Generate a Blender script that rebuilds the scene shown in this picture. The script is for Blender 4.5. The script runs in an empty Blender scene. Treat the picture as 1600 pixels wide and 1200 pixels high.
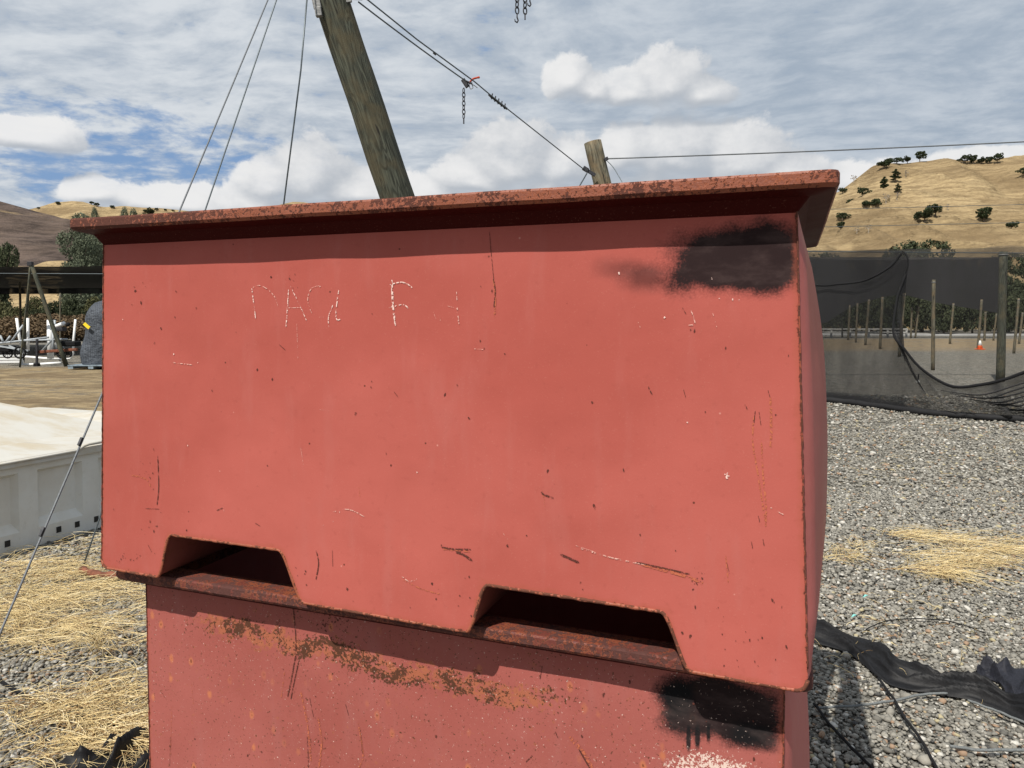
import bpy, math, random
import numpy as np
from mathutils import Vector, Matrix, noise as mn
sc = bpy.context.scene
COL = sc.collection
rad = math.radians
# ------------------------------------------------------------------ camera
F = 1160.0; HORIZON = 498.0; PITCH = rad(2.5); CAM_H = 1.6
SHY = math.tan(PITCH) - (600 - HORIZON) / F
cam_d = bpy.data.cameras.new("camera"); cam = bpy.data.objects.new("camera", cam_d); COL.objects.link(cam)
cam.location = (0, 0, CAM_H); cam.rotation_euler = (rad(90) - PITCH, 0, 0)
cam_d.sensor_fit = 'HORIZONTAL'; cam_d.sensor_width = 36; cam_d.lens = 36 * F / 1600
cam_d.shift_y = SHY * F / 1600; cam_d.clip_end = 6000; cam_d.clip_start = 0.05
sc.camera = cam
def ray(px, py):
    xc = (px - 800) / F; yc = (600 - py) / F + SHY
    c, s = math.cos(PITCH), math.sin(PITCH)
    return Vector((xc, c + yc * s, yc * c - s))
def at(px, py, Y):
    r = ray(px, py); return Vector((0, 0, CAM_H)) + r * (Y / r.y)
def gnd(px, py, z=0.0):
    r = ray(px, py); return Vector((0, 0, CAM_H)) + r * ((z - CAM_H) / r.z)
# ------------------------------------------------------------------ view
sc.view_settings.view_transform = 'Standard'; sc.view_settings.look = 'None'
sc.view_settings.exposure = 0.35; sc.view_settings.gamma = 1.0
sc.render.resolution_x = 1024; sc.render.resolution_y = 768
# ------------------------------------------------------------------ sun
EL = rad(53)
sun_h = Vector((-0.504, -0.864, 0)).normalized()
sun_dir = Vector((sun_h.x * math.cos(EL), sun_h.y * math.cos(EL), math.sin(EL)))
sl = bpy.data.lights.new("sun", 'SUN'); sl.energy = 4.3; sl.angle = rad(0.5); sl.color = (1.0, 0.95, 0.87)
so = bpy.data.objects.new("sun", sl); COL.objects.link(so); so.location = (0, 0, 30)
so.rotation_euler = (-sun_dir).to_track_quat('-Z', 'Y').to_euler()

# ------------------------------------------------------------------ node helper
class NT:
    def __init__(s, tree): s.t = tree; s.n = tree.nodes; s.l = tree.links
    def put(s, sock, v):
        if isinstance(v, bpy.types.NodeSocket): s.l.new(v, sock)
        elif v is not None:
            if sock.type == 'RGBA' and hasattr(v, '__len__') and len(v) == 3: v = (*v, 1)
            sock.default_value = v
    def add(s, typ, ins=(), out=0, **kw):
        n = s.n.new(typ)
        for k, v in kw.items(): setattr(n, k, v)
        for k, v in (ins.items() if isinstance(ins, dict) else enumerate(ins)): s.put(n.inputs[k], v)
        return n.outputs[out]
    def m(s, op, a, b=None, c=None, clamp=False):
        n = s.n.new('ShaderNodeMath'); n.operation = op; n.use_clamp = clamp
        for i, v in enumerate((a, b, c)):
            if v is not None: s.put(n.inputs[i], v)
        return n.outputs[0]
    def vm(s, op, a, b=None, out=0):
        n = s.n.new('ShaderNodeVectorMath'); n.operation = op
        s.put(n.inputs[0], a)
        if b is not None:
            if op == 'SCALE': s.put(n.inputs['Scale'], b)
            else: s.put(n.inputs[1], b)
        return n.outputs[out]
    def mul(s, a, b): return s.m('MULTIPLY', a, b)
    def sum(s, a, b): return s.m('ADD', a, b)
    def sub(s, a, b): return s.m('SUBTRACT', a, b)
    def rng(s, v, a, b, c=0.0, d=1.0, smooth=True):
        n = s.n.new('ShaderNodeMapRange'); n.interpolation_type = 'SMOOTHSTEP' if smooth else 'LINEAR'
        for i, x in enumerate((v, a, b, c, d)): s.put(n.inputs[i], x)
        return n.outputs[0]
    def mix(s, f, a, b, mode='MIX'):
        n = s.n.new('ShaderNodeMix'); n.data_type = 'RGBA'; n.blend_type = mode
        s.put(n.inputs[0], f); s.put(n.inputs[6], a); s.put(n.inputs[7], b); return n.outputs[2]
    def noise(s, vec, scale, detail=3, rough=0.5, out=0, dist=0.0):
        return s.add('ShaderNodeTexNoise', {'Vector': vec, 'Scale': scale, 'Detail': detail, 'Roughness': rough, 'Distortion': dist}, out)
    def voro(s, vec, scale, out='Distance', feature='F1', rnd=1.0):
        n = s.n.new('ShaderNodeTexVoronoi'); n.feature = feature
        s.put(n.inputs['Vector'], vec); n.inputs['Scale'].default_value = scale; n.inputs['Randomness'].default_value = rnd
        return n.outputs[out]
    def sep(s, v): n = s.n.new('ShaderNodeSeparateXYZ'); s.put(n.inputs[0], v); return n.outputs
    def com(s, x=0.0, y=0.0, z=0.0): return s.add('ShaderNodeCombineXYZ', (x, y, z))
    def coord(s, o='Object'): return s.n.new('ShaderNodeTexCoord').outputs[o]
    def pos(s): return s.n.new('ShaderNodeNewGeometry').outputs['Position']
    def attr(s, name, out='Fac'): n = s.n.new('ShaderNodeAttribute'); n.attribute_name = name; return n.outputs[out]
    def scl(s, v, x, y, z): return s.vm('MULTIPLY', v, (x, y, z))
    def bump(s, h, st=0.5, dist=0.01): return s.add('ShaderNodeBump', {'Strength': st, 'Distance': dist, 'Height': h})
def mat(name):
    m = bpy.data.materials.new(name); m.use_nodes = True
    nt = NT(m.node_tree); b = m.node_tree.nodes['Principled BSDF']
    b.inputs['Specular IOR Level'].default_value = 0.3
    return m, nt, b
def simple(name, c, rough=0.6, metal=0.0, var=0.25, sc_=20.0, bump=0.0, stretch=(1, 1, 1)):
    m, t, b = mat(name)
    v = t.scl(t.coord(), *stretch)
    n = t.noise(v, sc_, 5, 0.6)
    col = t.mix(t.rng(n, .3, .7), tuple(x * (1 - var) for x in c), tuple(min(1, x * (1 + var)) for x in c))
    t.put(b.inputs['Base Color'], col); b.inputs['Roughness'].default_value = rough; b.inputs['Metallic'].default_value = metal
    if bump: t.put(b.inputs['Normal'], t.bump(n, 0.6, bump))
    return m

# ------------------------------------------------------------------ world: daylight sky with a sheet of altocumulus and cumulus puffs
w = bpy.data.worlds.new("World"); sc.world = w; w.use_nodes = True; w.cycles.sampling_method = 'MANUAL'; w.cycles.sample_map_resolution = 512
wt = NT(w.node_tree); bg = w.node_tree.nodes['Background']; bg.inputs[1].default_value = 0.068
sky = wt.add('ShaderNodeTexSky', sky_type='NISHITA', sun_disc=False, sun_elevation=EL,
             sun_rotation=math.atan2(sun_h.x, sun_h.y), air_density=1.0, dust_density=0.6, ozone_density=1.5)
D = wt.coord('Generated')
dx, dy, dz = wt.sep(D)
az = wt.m('ARCTAN2', dx, dy); el = wt.m('ARCSINE', dz)
def azel(px, py):
    r = ray(px, py).normalized(); return math.atan2(r.x, r.y), math.asin(r.z)
def cloud_group(blobs, amp, nscale, seed):
    g = bpy.data.node_groups.new("cumulus", 'ShaderNodeTree')
    g.interface.new_socket('P', in_out='INPUT', socket_type='NodeSocketVector')
    g.interface.new_socket('F', in_out='OUTPUT', socket_type='NodeSocketFloat')
    g.interface.new_socket('S', in_out='OUTPUT', socket_type='NodeSocketFloat')
    t = NT(g); gi = g.nodes.new('NodeGroupInput'); go = g.nodes.new('NodeGroupOutput'); P = gi.outputs[0]
    Q = t.vm('ADD', t.scl(P, 1, 1.15, 1), (seed, seed, 0))
    Q = t.vm('ADD', Q, t.vm('SCALE', t.vm('SUBTRACT', t.noise(Q, 30, 3, .6, out=1), (.5, .5, .5)), .022))
    vo = t.n.new('ShaderNodeTexVoronoi'); vo.feature = 'F1'; vo.normalize = True; t.put(vo.inputs['Vector'], Q)
    vo.inputs['Scale'].default_value = nscale; vo.inputs['Detail'].default_value = 3.5; vo.inputs['Roughness'].default_value = .55; vo.inputs['Lacunarity'].default_value = 2.2
    nz = t.sum(t.mul(t.m('SUBTRACT', .62, vo.outputs['Distance']), .9), t.mul(t.noise(Q, nscale * 2.2, 6, .65), .55))
    n2 = t.noise(t.vm('ADD', P, (seed + 9, seed, 0)), nscale * .35, 2, 0.5, out=1)
    P2 = t.vm('ADD', P, t.vm('SCALE', t.vm('SUBTRACT', n2, (.5, .5, .5)), 0.05))
    fld = None
    for (px, py, rx, ry) in blobs:
        a, e = azel(px, py); a2, _ = azel(px + rx, py); _, e2 = azel(px, py - ry)
        q = t.scl(t.vm('SUBTRACT', P2, (a, e, 0)), 1 / abs(a2 - a), 1 / abs(e2 - e), 0)
        qs = t.sep(q); yy_ = t.m('MAXIMUM', qs[1], t.mul(qs[1], -1.9))
        f = t.sub(1.0, t.m('SQRT', t.sum(t.mul(qs[0], qs[0]), t.mul(yy_, yy_))))
        fld = f if fld is None else t.add('ShaderNodeMath', (fld, f, .12), operation='SMOOTH_MAX')
    t.l.new(t.sum(t.mul(fld, 1.3), t.mul(t.sub(nz, .42), amp)), go.inputs[0]); t.l.new(fld, go.inputs[1])
    return g
cum = [(1045,135,70,72),(985,148,70,45),(880,138,42,50),(915,150,60,34),(1100,150,60,38),
       (1060,250,110,82),(1160,255,100,75),(975,250,65,60),(1225,275,100,50),(1100,290,240,50),
       (800,262,85,85),(880,268,80,62),(740,285,80,45),(830,310,170,50),
       (485,290,78,72),(420,295,60,50),(560,305,110,48),(640,318,120,50),(420,330,170,46),(270,330,130,36),(150,312,60,38),
       (50,218,92,40),
       (1510,262,100,34),(1340,285,110,44),(1600,262,70,36),(1750,262,120,50),
       (-160,320,160,60),(-450,280,200,80),(2050,220,240,90)]
g1 = cloud_group(cum, 1.3, 20, 3.1)
P = wt.com(az, el, 0)
def useg(v):
    n = wt.n.new('ShaderNodeGroup'); n.node_tree = g1; wt.put(n.inputs[0], v); return n.outputs
f0, s0 = useg(P); f1, s1 = useg(wt.vm('ADD', P, (-.010, .022, 0)))
gs_ = wt.sub(s0, s1); gd_ = wt.sub(f0, f1)
cn_ = wt.noise(wt.scl(P, 1, 1.8, 1), 11, 5, .6)
cmask = wt.mul(wt.rng(f0, .06, .36), wt.rng(gs_, -.75, .05, .30, .94))
cmask = wt.mul(cmask, wt.rng(cn_, .30, .50, .82, 1.0))
lit = wt.sum(wt.sum(wt.mul(gs_, .62), wt.mul(gd_, .42)), wt.mul(wt.sub(cn_, .5), .9))
cshade = wt.mix(wt.rng(lit, -.25, .85), (5.3, 5.7, 6.25), (9.9, 9.85, 9.8))
# altocumulus sheet on a flat layer overhead
zz = wt.m('ADD', wt.m('MAXIMUM', dz, 0.0), .09)
q = wt.com(wt.m('DIVIDE', dx, zz), wt.m('DIVIDE', dy, zz), 0)
rot = wt.n.new('ShaderNodeVectorRotate'); rot.rotation_type = 'Z_AXIS'; wt.put(rot.inputs['Vector'], q); rot.inputs['Angle'].default_value = rad(12)
q = rot.outputs[0]
warp = wt.vm('SCALE', wt.vm('SUBTRACT', wt.noise(q, .9, 3, .5, out=1), (.5, .5, .5)), .7)
q2 = wt.vm('ADD', q, warp)
rip = wt.noise(wt.scl(q2, 1.0, 1.35, 1), 4.4, 6, .62)
big = wt.noise(wt.scl(q2, .5, 1, 1), .55, 4, .55)
lump = wt.noise(wt.scl(q2, .7, 1.2, 1), 1.3, 3, .55)
ga, ge = azel(150, 235); gap = wt.vm('LENGTH', wt.scl(wt.vm('SUBTRACT', P, (ga, ge, 0)), 1 / .34, 1 / .085, 0), out=1)
gapm = wt.rng(gap, .25, 1.15, 1.0, 0.0)
fine = wt.noise(wt.vm('ADD', wt.scl(P, 1, 2.7, 1), wt.scl(warp, .05, .05, 0)), 19, 6, .62)
cov = wt.sum(wt.mul(wt.sub(rip, .5), .9), wt.mul(wt.sub(big, .5), .6))
cov = wt.sum(cov, wt.mul(wt.sub(fine, .5), 1.5))
cov = wt.sub(wt.sum(cov, .62), wt.mul(gapm, .50))
smask = wt.rng(cov, -.14, .42)
smask = wt.mul(smask, .97)
tone = wt.rng(wt.sum(wt.sum(wt.mul(rip, .50), wt.mul(lump, .28)), wt.mul(fine, .22)), .37, .63)
right = wt.rng(az, -.25, .35)
hi = wt.mix(right, (8.0, 8.4, 8.8), (6.4, 7.0, 7.7)); lo = wt.mix(right, (4.9, 5.6, 6.5), (4.2, 5.0, 6.0))
scol = wt.mix(tone, lo, hi)
blue = wt.mix(.8, sky, (2.5, 4.1, 7.0))
c = wt.mix(smask, blue, scol)
c = wt.mix(cmask, c, cshade)
wt.put(bg.inputs[0], c)

# ------------------------------------------------------------------ mesh helpers
def tag(o, label=None, cat=None, group=None, kind=None):
    if label: o['label'] = label
    if cat: o['category'] = cat
    if group: o['group'] = group
    if kind: o['kind'] = kind
    return o
def thing(name, loc, label, cat, group=None):
    o = bpy.data.objects.new(name, None); o.empty_display_size = .1; COL.objects.link(o); o.location = loc
    return tag(o, label, cat, group)
ORI = {}
def origin(p):
    v = Vector((0, 0, 0))
    while p is not None: v = v + Vector(p.location); p = p.parent
    return v
def link(name, me, material, parent=None, loc=None, smooth=False):
    o = bpy.data.objects.new(name, me); COL.objects.link(o)
    if material is not None: me.materials.append(material)
    if parent is not None: o.parent = parent
    if smooth: me.shade_smooth()
    return o
class MB:
    """collects world-space shapes and links them as one mesh object"""
    def __init__(s): s.v = []; s.f = []
    def add(s, vs, fs):
        b = len(s.v); s.v += [Vector(v) for v in vs]; s.f += [tuple(i + b for i in f) for f in fs]; return s
    def box(s, c, size, rz=0.0, M=None):
        c = Vector(c); x, y, z = (k / 2 for k in size)
        R = M if M is not None else Matrix.Rotation(rz, 3, 'Z')
        vs = [c + R @ Vector((a * x, b * y, d * z)) for a in (-1, 1) for b in (-1, 1) for d in (-1, 1)]
        return s.add(vs, [(0, 1, 3, 2), (4, 6, 7, 5), (0, 4, 5, 1), (2, 3, 7, 6), (0, 2, 6, 4), (1, 5, 7, 3)])
    def bar(s, a, b, wd, ht=None):
        a, b = Vector(a), Vector(b); d = b - a; q = d.to_track_quat('X', 'Z').to_matrix()
        return s.box((a + b) / 2, (d.length, wd, ht or wd), M=q)
    def tube(s, pts, r, n=8, caps=True, closed=False):
        pts = [Vector(p) for p in pts]; rs = r if hasattr(r, '__len__') else [r] * len(pts)
        vs = []; fs = []; N = len(pts); up = None
        for i, p in enumerate(pts):
            if closed: d = pts[(i + 1) % N] - pts[i - 1]
            else: d = pts[min(i + 1, N - 1)] - pts[max(i - 1, 0)]
            if d.length < 1e-9: d = Vector((0, 0, 1))
            d.normalize()
            if up is None: up = Vector((0, 0, 1)) if abs(d.z) < .9 else Vector((1, 0, 0))
            x = d.cross(up).normalized(); y = x.cross(d).normalized(); up = y
            for k in range(n):
                t = 2 * math.pi * k / n; vs.append(p + (x * math.cos(t) + y * math.sin(t)) * rs[i])
        M = N if closed else N - 1
        for i in range(M):
            j = (i + 1) % N
            for k in range(n):
                l = (k + 1) % n; fs.append((i * n + k, i * n + l, j * n + l, j * n + k))
        if caps and not closed: fs += [tuple(range(n))[::-1], tuple(range((N - 1) * n, N * n))]
        return s.add(vs, fs)
    def ball(s, c, r, sc3=(1, 1, 1), seg=10, rings=7):
        c = Vector(c); vs = [c + Vector((0, 0, r * sc3[2]))]
        for i in range(1, rings):
            ph = math.pi * i / rings
            for k in range(seg):
                t = 2 * math.pi * k / seg
                vs.append(c + Vector((math.sin(ph) * math.cos(t) * r * sc3[0], math.sin(ph) * math.sin(t) * r * sc3[1], math.cos(ph) * r * sc3[2])))
        vs.append(c - Vector((0, 0, r * sc3[2]))); L = len(vs) - 1; fs = []
        for k in range(seg):
            fs.append((0, 1 + k, 1 + (k + 1) % seg)); a = 1 + (rings - 2) * seg; fs.append((L, a + (k + 1) % seg, a + k))
        for i in range(rings - 2):
            for k in range(seg):
                a = 1 + i * seg; b = a + seg; l = (k + 1) % seg; fs.append((a + k, b + k, b + l, a + l))
        return s.add(vs, fs)
    def grid(s, P, nu, nv, wrap=False):
        """P: nu x nv table of points"""
        vs = [p for row in P for p in row]; fs = []
        for i in range(nu - 1):
            for j in range(nv - 1): fs.append((i * nv + j, (i + 1) * nv + j, (i + 1) * nv + j + 1, i * nv + j + 1))
        return s.add(vs, fs)
    def build(s, name, material, parent=None, smooth=False, at_=None, bevel=0.0, label=None):
        """top-level: object placed at at_ (or the mesh's low centre); child: relative to its parent"""
        if parent is not None: o_ = origin(parent)
        elif at_ is not None: o_ = Vector(at_)
        else:
            lo = [min(v[i] for v in s.v) for i in range(3)]; hi = [max(v[i] for v in s.v) for i in range(3)]
            o_ = Vector(((lo[0] + hi[0]) / 2, (lo[1] + hi[1]) / 2, lo[2]))
        me = bpy.data.meshes.new(name); me.from_pydata([v - o_ for v in s.v], [], s.f); me.update()
        o = link(name, me, material, parent, smooth=smooth)
        if parent is None: o.location = o_
        if bevel:
            m = o.modifiers.new('bevel', 'BEVEL'); m.width = bevel; m.segments = 2; m.limit_method = 'ANGLE'
        if label: o['label'] = label
        return o
def np_mesh(name, V, Fc, material, parent=None, smooth=False, attrs=None, nper=3):
    """big mesh from numpy arrays; V (n,3), Fc (m,nper)"""
    me = bpy.data.meshes.new(name); V = np.ascontiguousarray(V, dtype=np.float32); Fc = np.ascontiguousarray(Fc, dtype=np.int32)
    me.vertices.add(len(V)); me.vertices.foreach_set('co', V.ravel())
    me.loops.add(Fc.size); me.loops.foreach_set('vertex_index', Fc.ravel())
    me.polygons.add(len(Fc)); me.polygons.foreach_set('loop_start', np.arange(0, Fc.size, nper, dtype=np.int32))
    if smooth: me.polygons.foreach_set('use_smooth', np.ones(len(Fc), dtype=bool))
    me.update(calc_edges=True)
    for k, a in (attrs or {}).items():
        at_ = me.attributes.new(k, 'FLOAT', 'POINT'); at_.data.foreach_set('value', np.ascontiguousarray(a, dtype=np.float32))
    o = bpy.data.objects.new(name, me); COL.objects.link(o); me.materials.append(material)
    if parent is not None: o.parent = parent
    return o
def copy_tree(o, parent=None):
    c = o.copy(); COL.objects.link(c)
    if parent is not None: c.parent = parent
    for ch in list(o.children): copy_tree(ch, c)
    return c
RS = np.random.RandomState(7)
random.seed(5)
def lerp(a, b, t): return a + (b - a) * t
def catmull(pts, n=8):
    pts = [Vector(p) for p in pts]; out = []
    for i in range(len(pts) - 1):
        p0 = pts[max(i - 1, 0)]; p1 = pts[i]; p2 = pts[i + 1]; p3 = pts[min(i + 2, len(pts) - 1)]
        for k in range(n):
            t = k / n
            out.append(.5 * ((2 * p1) + (p2 - p0) * t + (2 * p0 - 5 * p1 + 4 * p2 - p3) * t * t + (3 * p1 - p0 - 3 * p2 + p3) * t ** 3))
    return out + [pts[-1]]
# ------------------------------------------------------------------ steel bins
O3 = at(159, 884, 1.90); B3 = at(1262, 1082, 1.30)
O2 = Vector((O3.x, O3.y, 0)); U = Vector((B3.x - O3.x, B3.y - O3.y, 0)).normalized(); NN = Vector((-U.y, U.x, 0))
def fp(px, py, w=0.0):
    """where a sight line meets the bin's front plane (set back by w): (u along the plane, z)"""
    r = ray(px, py); C0 = Vector((0, 0, CAM_H)); pl = O2 + NN * w
    t = (pl - C0).dot(NN) / r.dot(NN); p = C0 + r * t
    return (p - O2).dot(U), p.z
def fw(u, w, z): return O2 + U * u + NN * w + Vector((0, 0, z))
def set_attrs(o, edge=None):
    me = o.data; off = origin(o.parent) if o.parent else Vector(o.location)
    n = len(me.vertices); co = np.zeros(n * 3, dtype=np.float32); me.vertices.foreach_get('co', co); co = co.reshape(-1, 3) + np.array(off)
    fu = (co - np.array(O2)) @ np.array(U)
    a = me.attributes.new('fu', 'FLOAT', 'POINT'); a.data.foreach_set('value', fu.astype(np.float32))
    e = np.ones(n) if edge is None else np.array(edge)
    a = me.attributes.new('edge', 'FLOAT', 'POINT'); a.data.foreach_set('value', e.astype(np.float32))
RED = (.392, .088, .068)
def paint(name, spray=(), band=None, flecks=None, pits=0.0, base=RED, rusty=0.0, spec=.14):
    m, t, b = mat(name)
    fu = t.attr('fu'); P = t.pos(); z = t.sep(P)[2]; ed = t.attr('edge')
    S = t.com(fu, z, t.vm('DOT_PRODUCT', P, tuple(NN), out=1))
    n1 = t.noise(S, 2.2, 4, .55); n2 = t.noise(t.scl(S, 14, 3, 14), 1.5, 4, .6); n3 = t.noise(S, 60, 5, .65); n4 = t.noise(S, 260, 3, .6)
    dk = tuple(x * .92 for x in base); lt = (base[0] * 1.08, base[1] * 1.18, base[2] * 1.22)
    c = t.mix(t.rng(n1, .3, .7), dk, lt)
    c = t.mix(t.mul(t.rng(n2, .5, .78), .30), c, (base[0] * 1.05, base[1] * 1.5, base[2] * 1.65))       # chalky run marks
    c = t.mix(t.mul(t.rng(n3, .56, .72), .22), c, tuple(x * .72 for x in base))
    c = t.mix(t.mul(t.rng(n4, .60, .75), .16), c, (.55, .26, .2))
    rough = t.rng(n1, .2, .8, .42, .58)
    h = t.sum(t.sum(t.mul(t.noise(S, 3.5, 2, .5), 1.0), t.mul(t.noise(S, 9, 2, .5), .35)), t.mul(n4, .02))
    # scattered pinhead rust and pale nicks
    v = t.voro(S, 34); vc = t.voro(S, 34, 'Color'); vr = t.sep(vc)
    pin = t.mul(t.rng(v, .05, .10, 1, 0), t.rng(vr[0], .93, .95)); c = t.mix(t.mul(pin, .9), c, (.10, .03, .02))
    v = t.voro(S, 21); vr = t.sep(t.voro(S, 21, 'Color'))
    pin = t.mul(t.rng(v, .03, .06, 1, 0), t.rng(vr[1], .93, .95)); c = t.mix(t.mul(pin, .55), c, (.60, .30, .25))
    if pits:
        v = t.voro(t.scl(S, 1, .62, 1), 30); vr = t.sep(t.voro(t.scl(S, 1, .62, 1), 30, 'Color'))
        k = t.mul(t.rng(vr[0], 1 - pits, 1 - pits + .04), t.rng(n1, .36, .56))
        sp = t.sum(v, t.mul(t.sub(n3, .5), .22))
        c = t.mix(t.mul(t.mul(t.rng(sp, .12, .30, 1, 0), k), .75), c, (.50, .17, .075))
        c = t.mix(t.mul(t.rng(sp, .05, .12, 1, 0), k), c, (.15, .045, .022))
    if band:
        (u0, z0), (u1, z1), wd = band
        sl_ = (z1 - z0) / (u1 - u0)
        d = t.sub(z, t.sum(t.mul(t.sub(fu, u0), sl_), z0))
        d = t.sum(d, t.mul(t.sub(t.noise(t.scl(S, 1, .6, 1), 9, 4, .6), .5), .10))
        inb = t.mul(t.rng(t.m('ABSOLUTE', d), wd * .25, wd, 1, 0), t.mul(t.rng(fu, u0 - .05, u0 + .12), t.rng(fu, u1, u1 + .18, 1, 0)))
        s1 = t.noise(S, 75, 4, .7)
        c = t.mix(t.mul(t.rng(t.sum(t.mul(inb, .24), s1), .60, .74), .7), c, (.36, .12, .055))
        s2 = t.noise(S, 150, 3, .7); patch = t.noise(S, 15, 2, .5)
        c = t.mix(t.rng(t.sum(t.sum(t.mul(inb, .16), s2), t.mul(t.mul(t.sub(patch, .5), .8), t.sum(inb, .12))), .615, .69), c, (.085, .035, .02))
        rough = t.sum(rough, t.mul(inb, .25)); h = t.sum(h, t.mul(t.mul(inb, s1), .06))
    for (u0, z0, ru, rz, soft, dens) in spray:
        e = t.vm('SUBTRACT', S, (u0, z0, 0)); e = t.scl(e, 1 / ru, 1 / rz, 0)
        nn = t.noise(S, 11, 4, .6)
        sx = t.sep(e); r = t.m('POWER', t.sum(t.m('POWER', t.m('ABSOLUTE', sx[0]), 3.0), t.m('POWER', t.m('ABSOLUTE', sx[1]), 3.0)), 1 / 3)
        r = t.sum(r, t.mul(t.sub(nn, .5), .9)); r = t.sum(r, t.mul(t.sub(n4, .5), .35))
        thin = t.rng(t.noise(t.scl(S, 10, 26, 10), 1, 4, .6), .35, .8, 1.0, .88)
        k = t.m('MINIMUM', t.mul(t.mul(t.rng(r, 1 - soft, 1 + soft * .35, 1, 0), dens * 1.12), thin), (.965 if dens > .9 else dens))
        c = t.mix(k, c, t.mix(t.rng(t.noise(t.scl(S, 9, 20, 9), 1, 5, .65), .45, .72), (.008, .008, .009), (.040, .030, .029))); rough = t.sum(rough, t.mul(k, .3))
    if flecks:
        u0, z0, ru, rz = flecks
        e = t.scl(t.vm('SUBTRACT', S, (u0, z0, 0)), 1 / ru, 1 / rz, 0); r = t.vm('LENGTH', e, out=1)
        k = t.rng(r, .3, 1.1, .20, 0.0)
        c = t.mix(t.rng(t.sum(k, t.noise(S, 170, 4, .7)), .66, .70), c, (.68, .52, .45))
    # rust creeping in from the cut edges
    e = t.sum(ed, t.mul(t.sub(n3, .5), -.022)); e = t.sum(e, t.mul(t.sub(n4, .5), -.012))
    c = t.mix(t.mul(t.rng(e, .003, .015, 1, 0), .38), c, (.33, .085, .05))
    c = t.mix(t.rng(e, -.002, .003, 1, 0), c, (.075, .026, .016))
    if rusty:
        r1 = t.noise(S, 28, 5, .65); c = t.mix(t.mul(t.rng(r1, .62 - rusty * .25, .72), .8), c, (.16, .05, .028))
    t.put(b.inputs['Base Color'], c); t.put(b.inputs['Roughness'], rough); b.inputs['Specular IOR Level'].default_value = spec
    t.put(b.inputs['Normal'], t.bump(h, .5, .012))
    return m
def rust_mat(name, paintc, rustc, th_l, th_r, u0, u1, sc_=1.0):
    """old paint over rust; more rust between u0 and u1 of the front than elsewhere"""
    m, t, b = mat(name); fu = t.attr('fu'); P = t.pos()
    n = t.noise(P, 55 * sc_, 6, .68); n2 = t.noise(P, 9, 3, .5); n3 = t.noise(P, 170, 3, .6); n5 = t.noise(P, 22 * sc_, 4, .6)
    c = t.mix(t.rng(n2, .35, .65), tuple(x * .85 for x in paintc), tuple(x * 1.12 for x in paintc))
    c = t.mix(t.mul(t.rng(n3, .5, .7), .3), c, (.30, .09, .04))
    th = t.rng(fu, u0, u1, th_l, th_r)
    k = t.rng(t.sum(t.sum(t.mul(n, .62), t.mul(n5, .38)), t.mul(t.sub(n2, .5), .30)), t.sub(th, .015), t.sum(th, .02))
    c = t.mix(t.mul(t.rng(t.sub(t.sum(t.mul(n, .62), t.mul(n5, .38)), th), -.05, -.01), .6), c, (.30, .085, .035))
    c = t.mix(t.mul(k, .93), c, t.mix(n3, rustc, tuple(x * 2.6 for x in rustc)))
    t.put(b.inputs['Base Color'], c); t.put(b.inputs['Roughness'], t.rng(k, 0, 1, .5, .85)); t.put(b.inputs['Normal'], t.bump(t.sum(t.mul(k, -.5), t.mul(n3, .5)), .6, .004))
    return m
M_rim = rust_mat('weathered_rim_paint', (.235, .074, .042), (.040, .014, .010), .455, .525, .30, .46, 3.0)
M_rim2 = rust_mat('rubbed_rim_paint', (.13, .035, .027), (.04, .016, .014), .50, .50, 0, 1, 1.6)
M_under = paint('shade_darkened_underside_paint', base=(.05, .007, .006), spec=.03)  # shade under the rim painted in: red base darkened far below the wall colour
M_edge = rust_mat('rusty_sheared_edge', (.30, .085, .05), (.055, .02, .012), .50, .50, 0, 1, 2.0)
M_seam = rust_mat('rusty_seam', (.27, .06, .045), (.05, .018, .012), .46, .46, 0, 1, 2.0)
M_in = paint('red_bin_paint_inside', base=(.20, .055, .042), rusty=.5)

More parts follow.
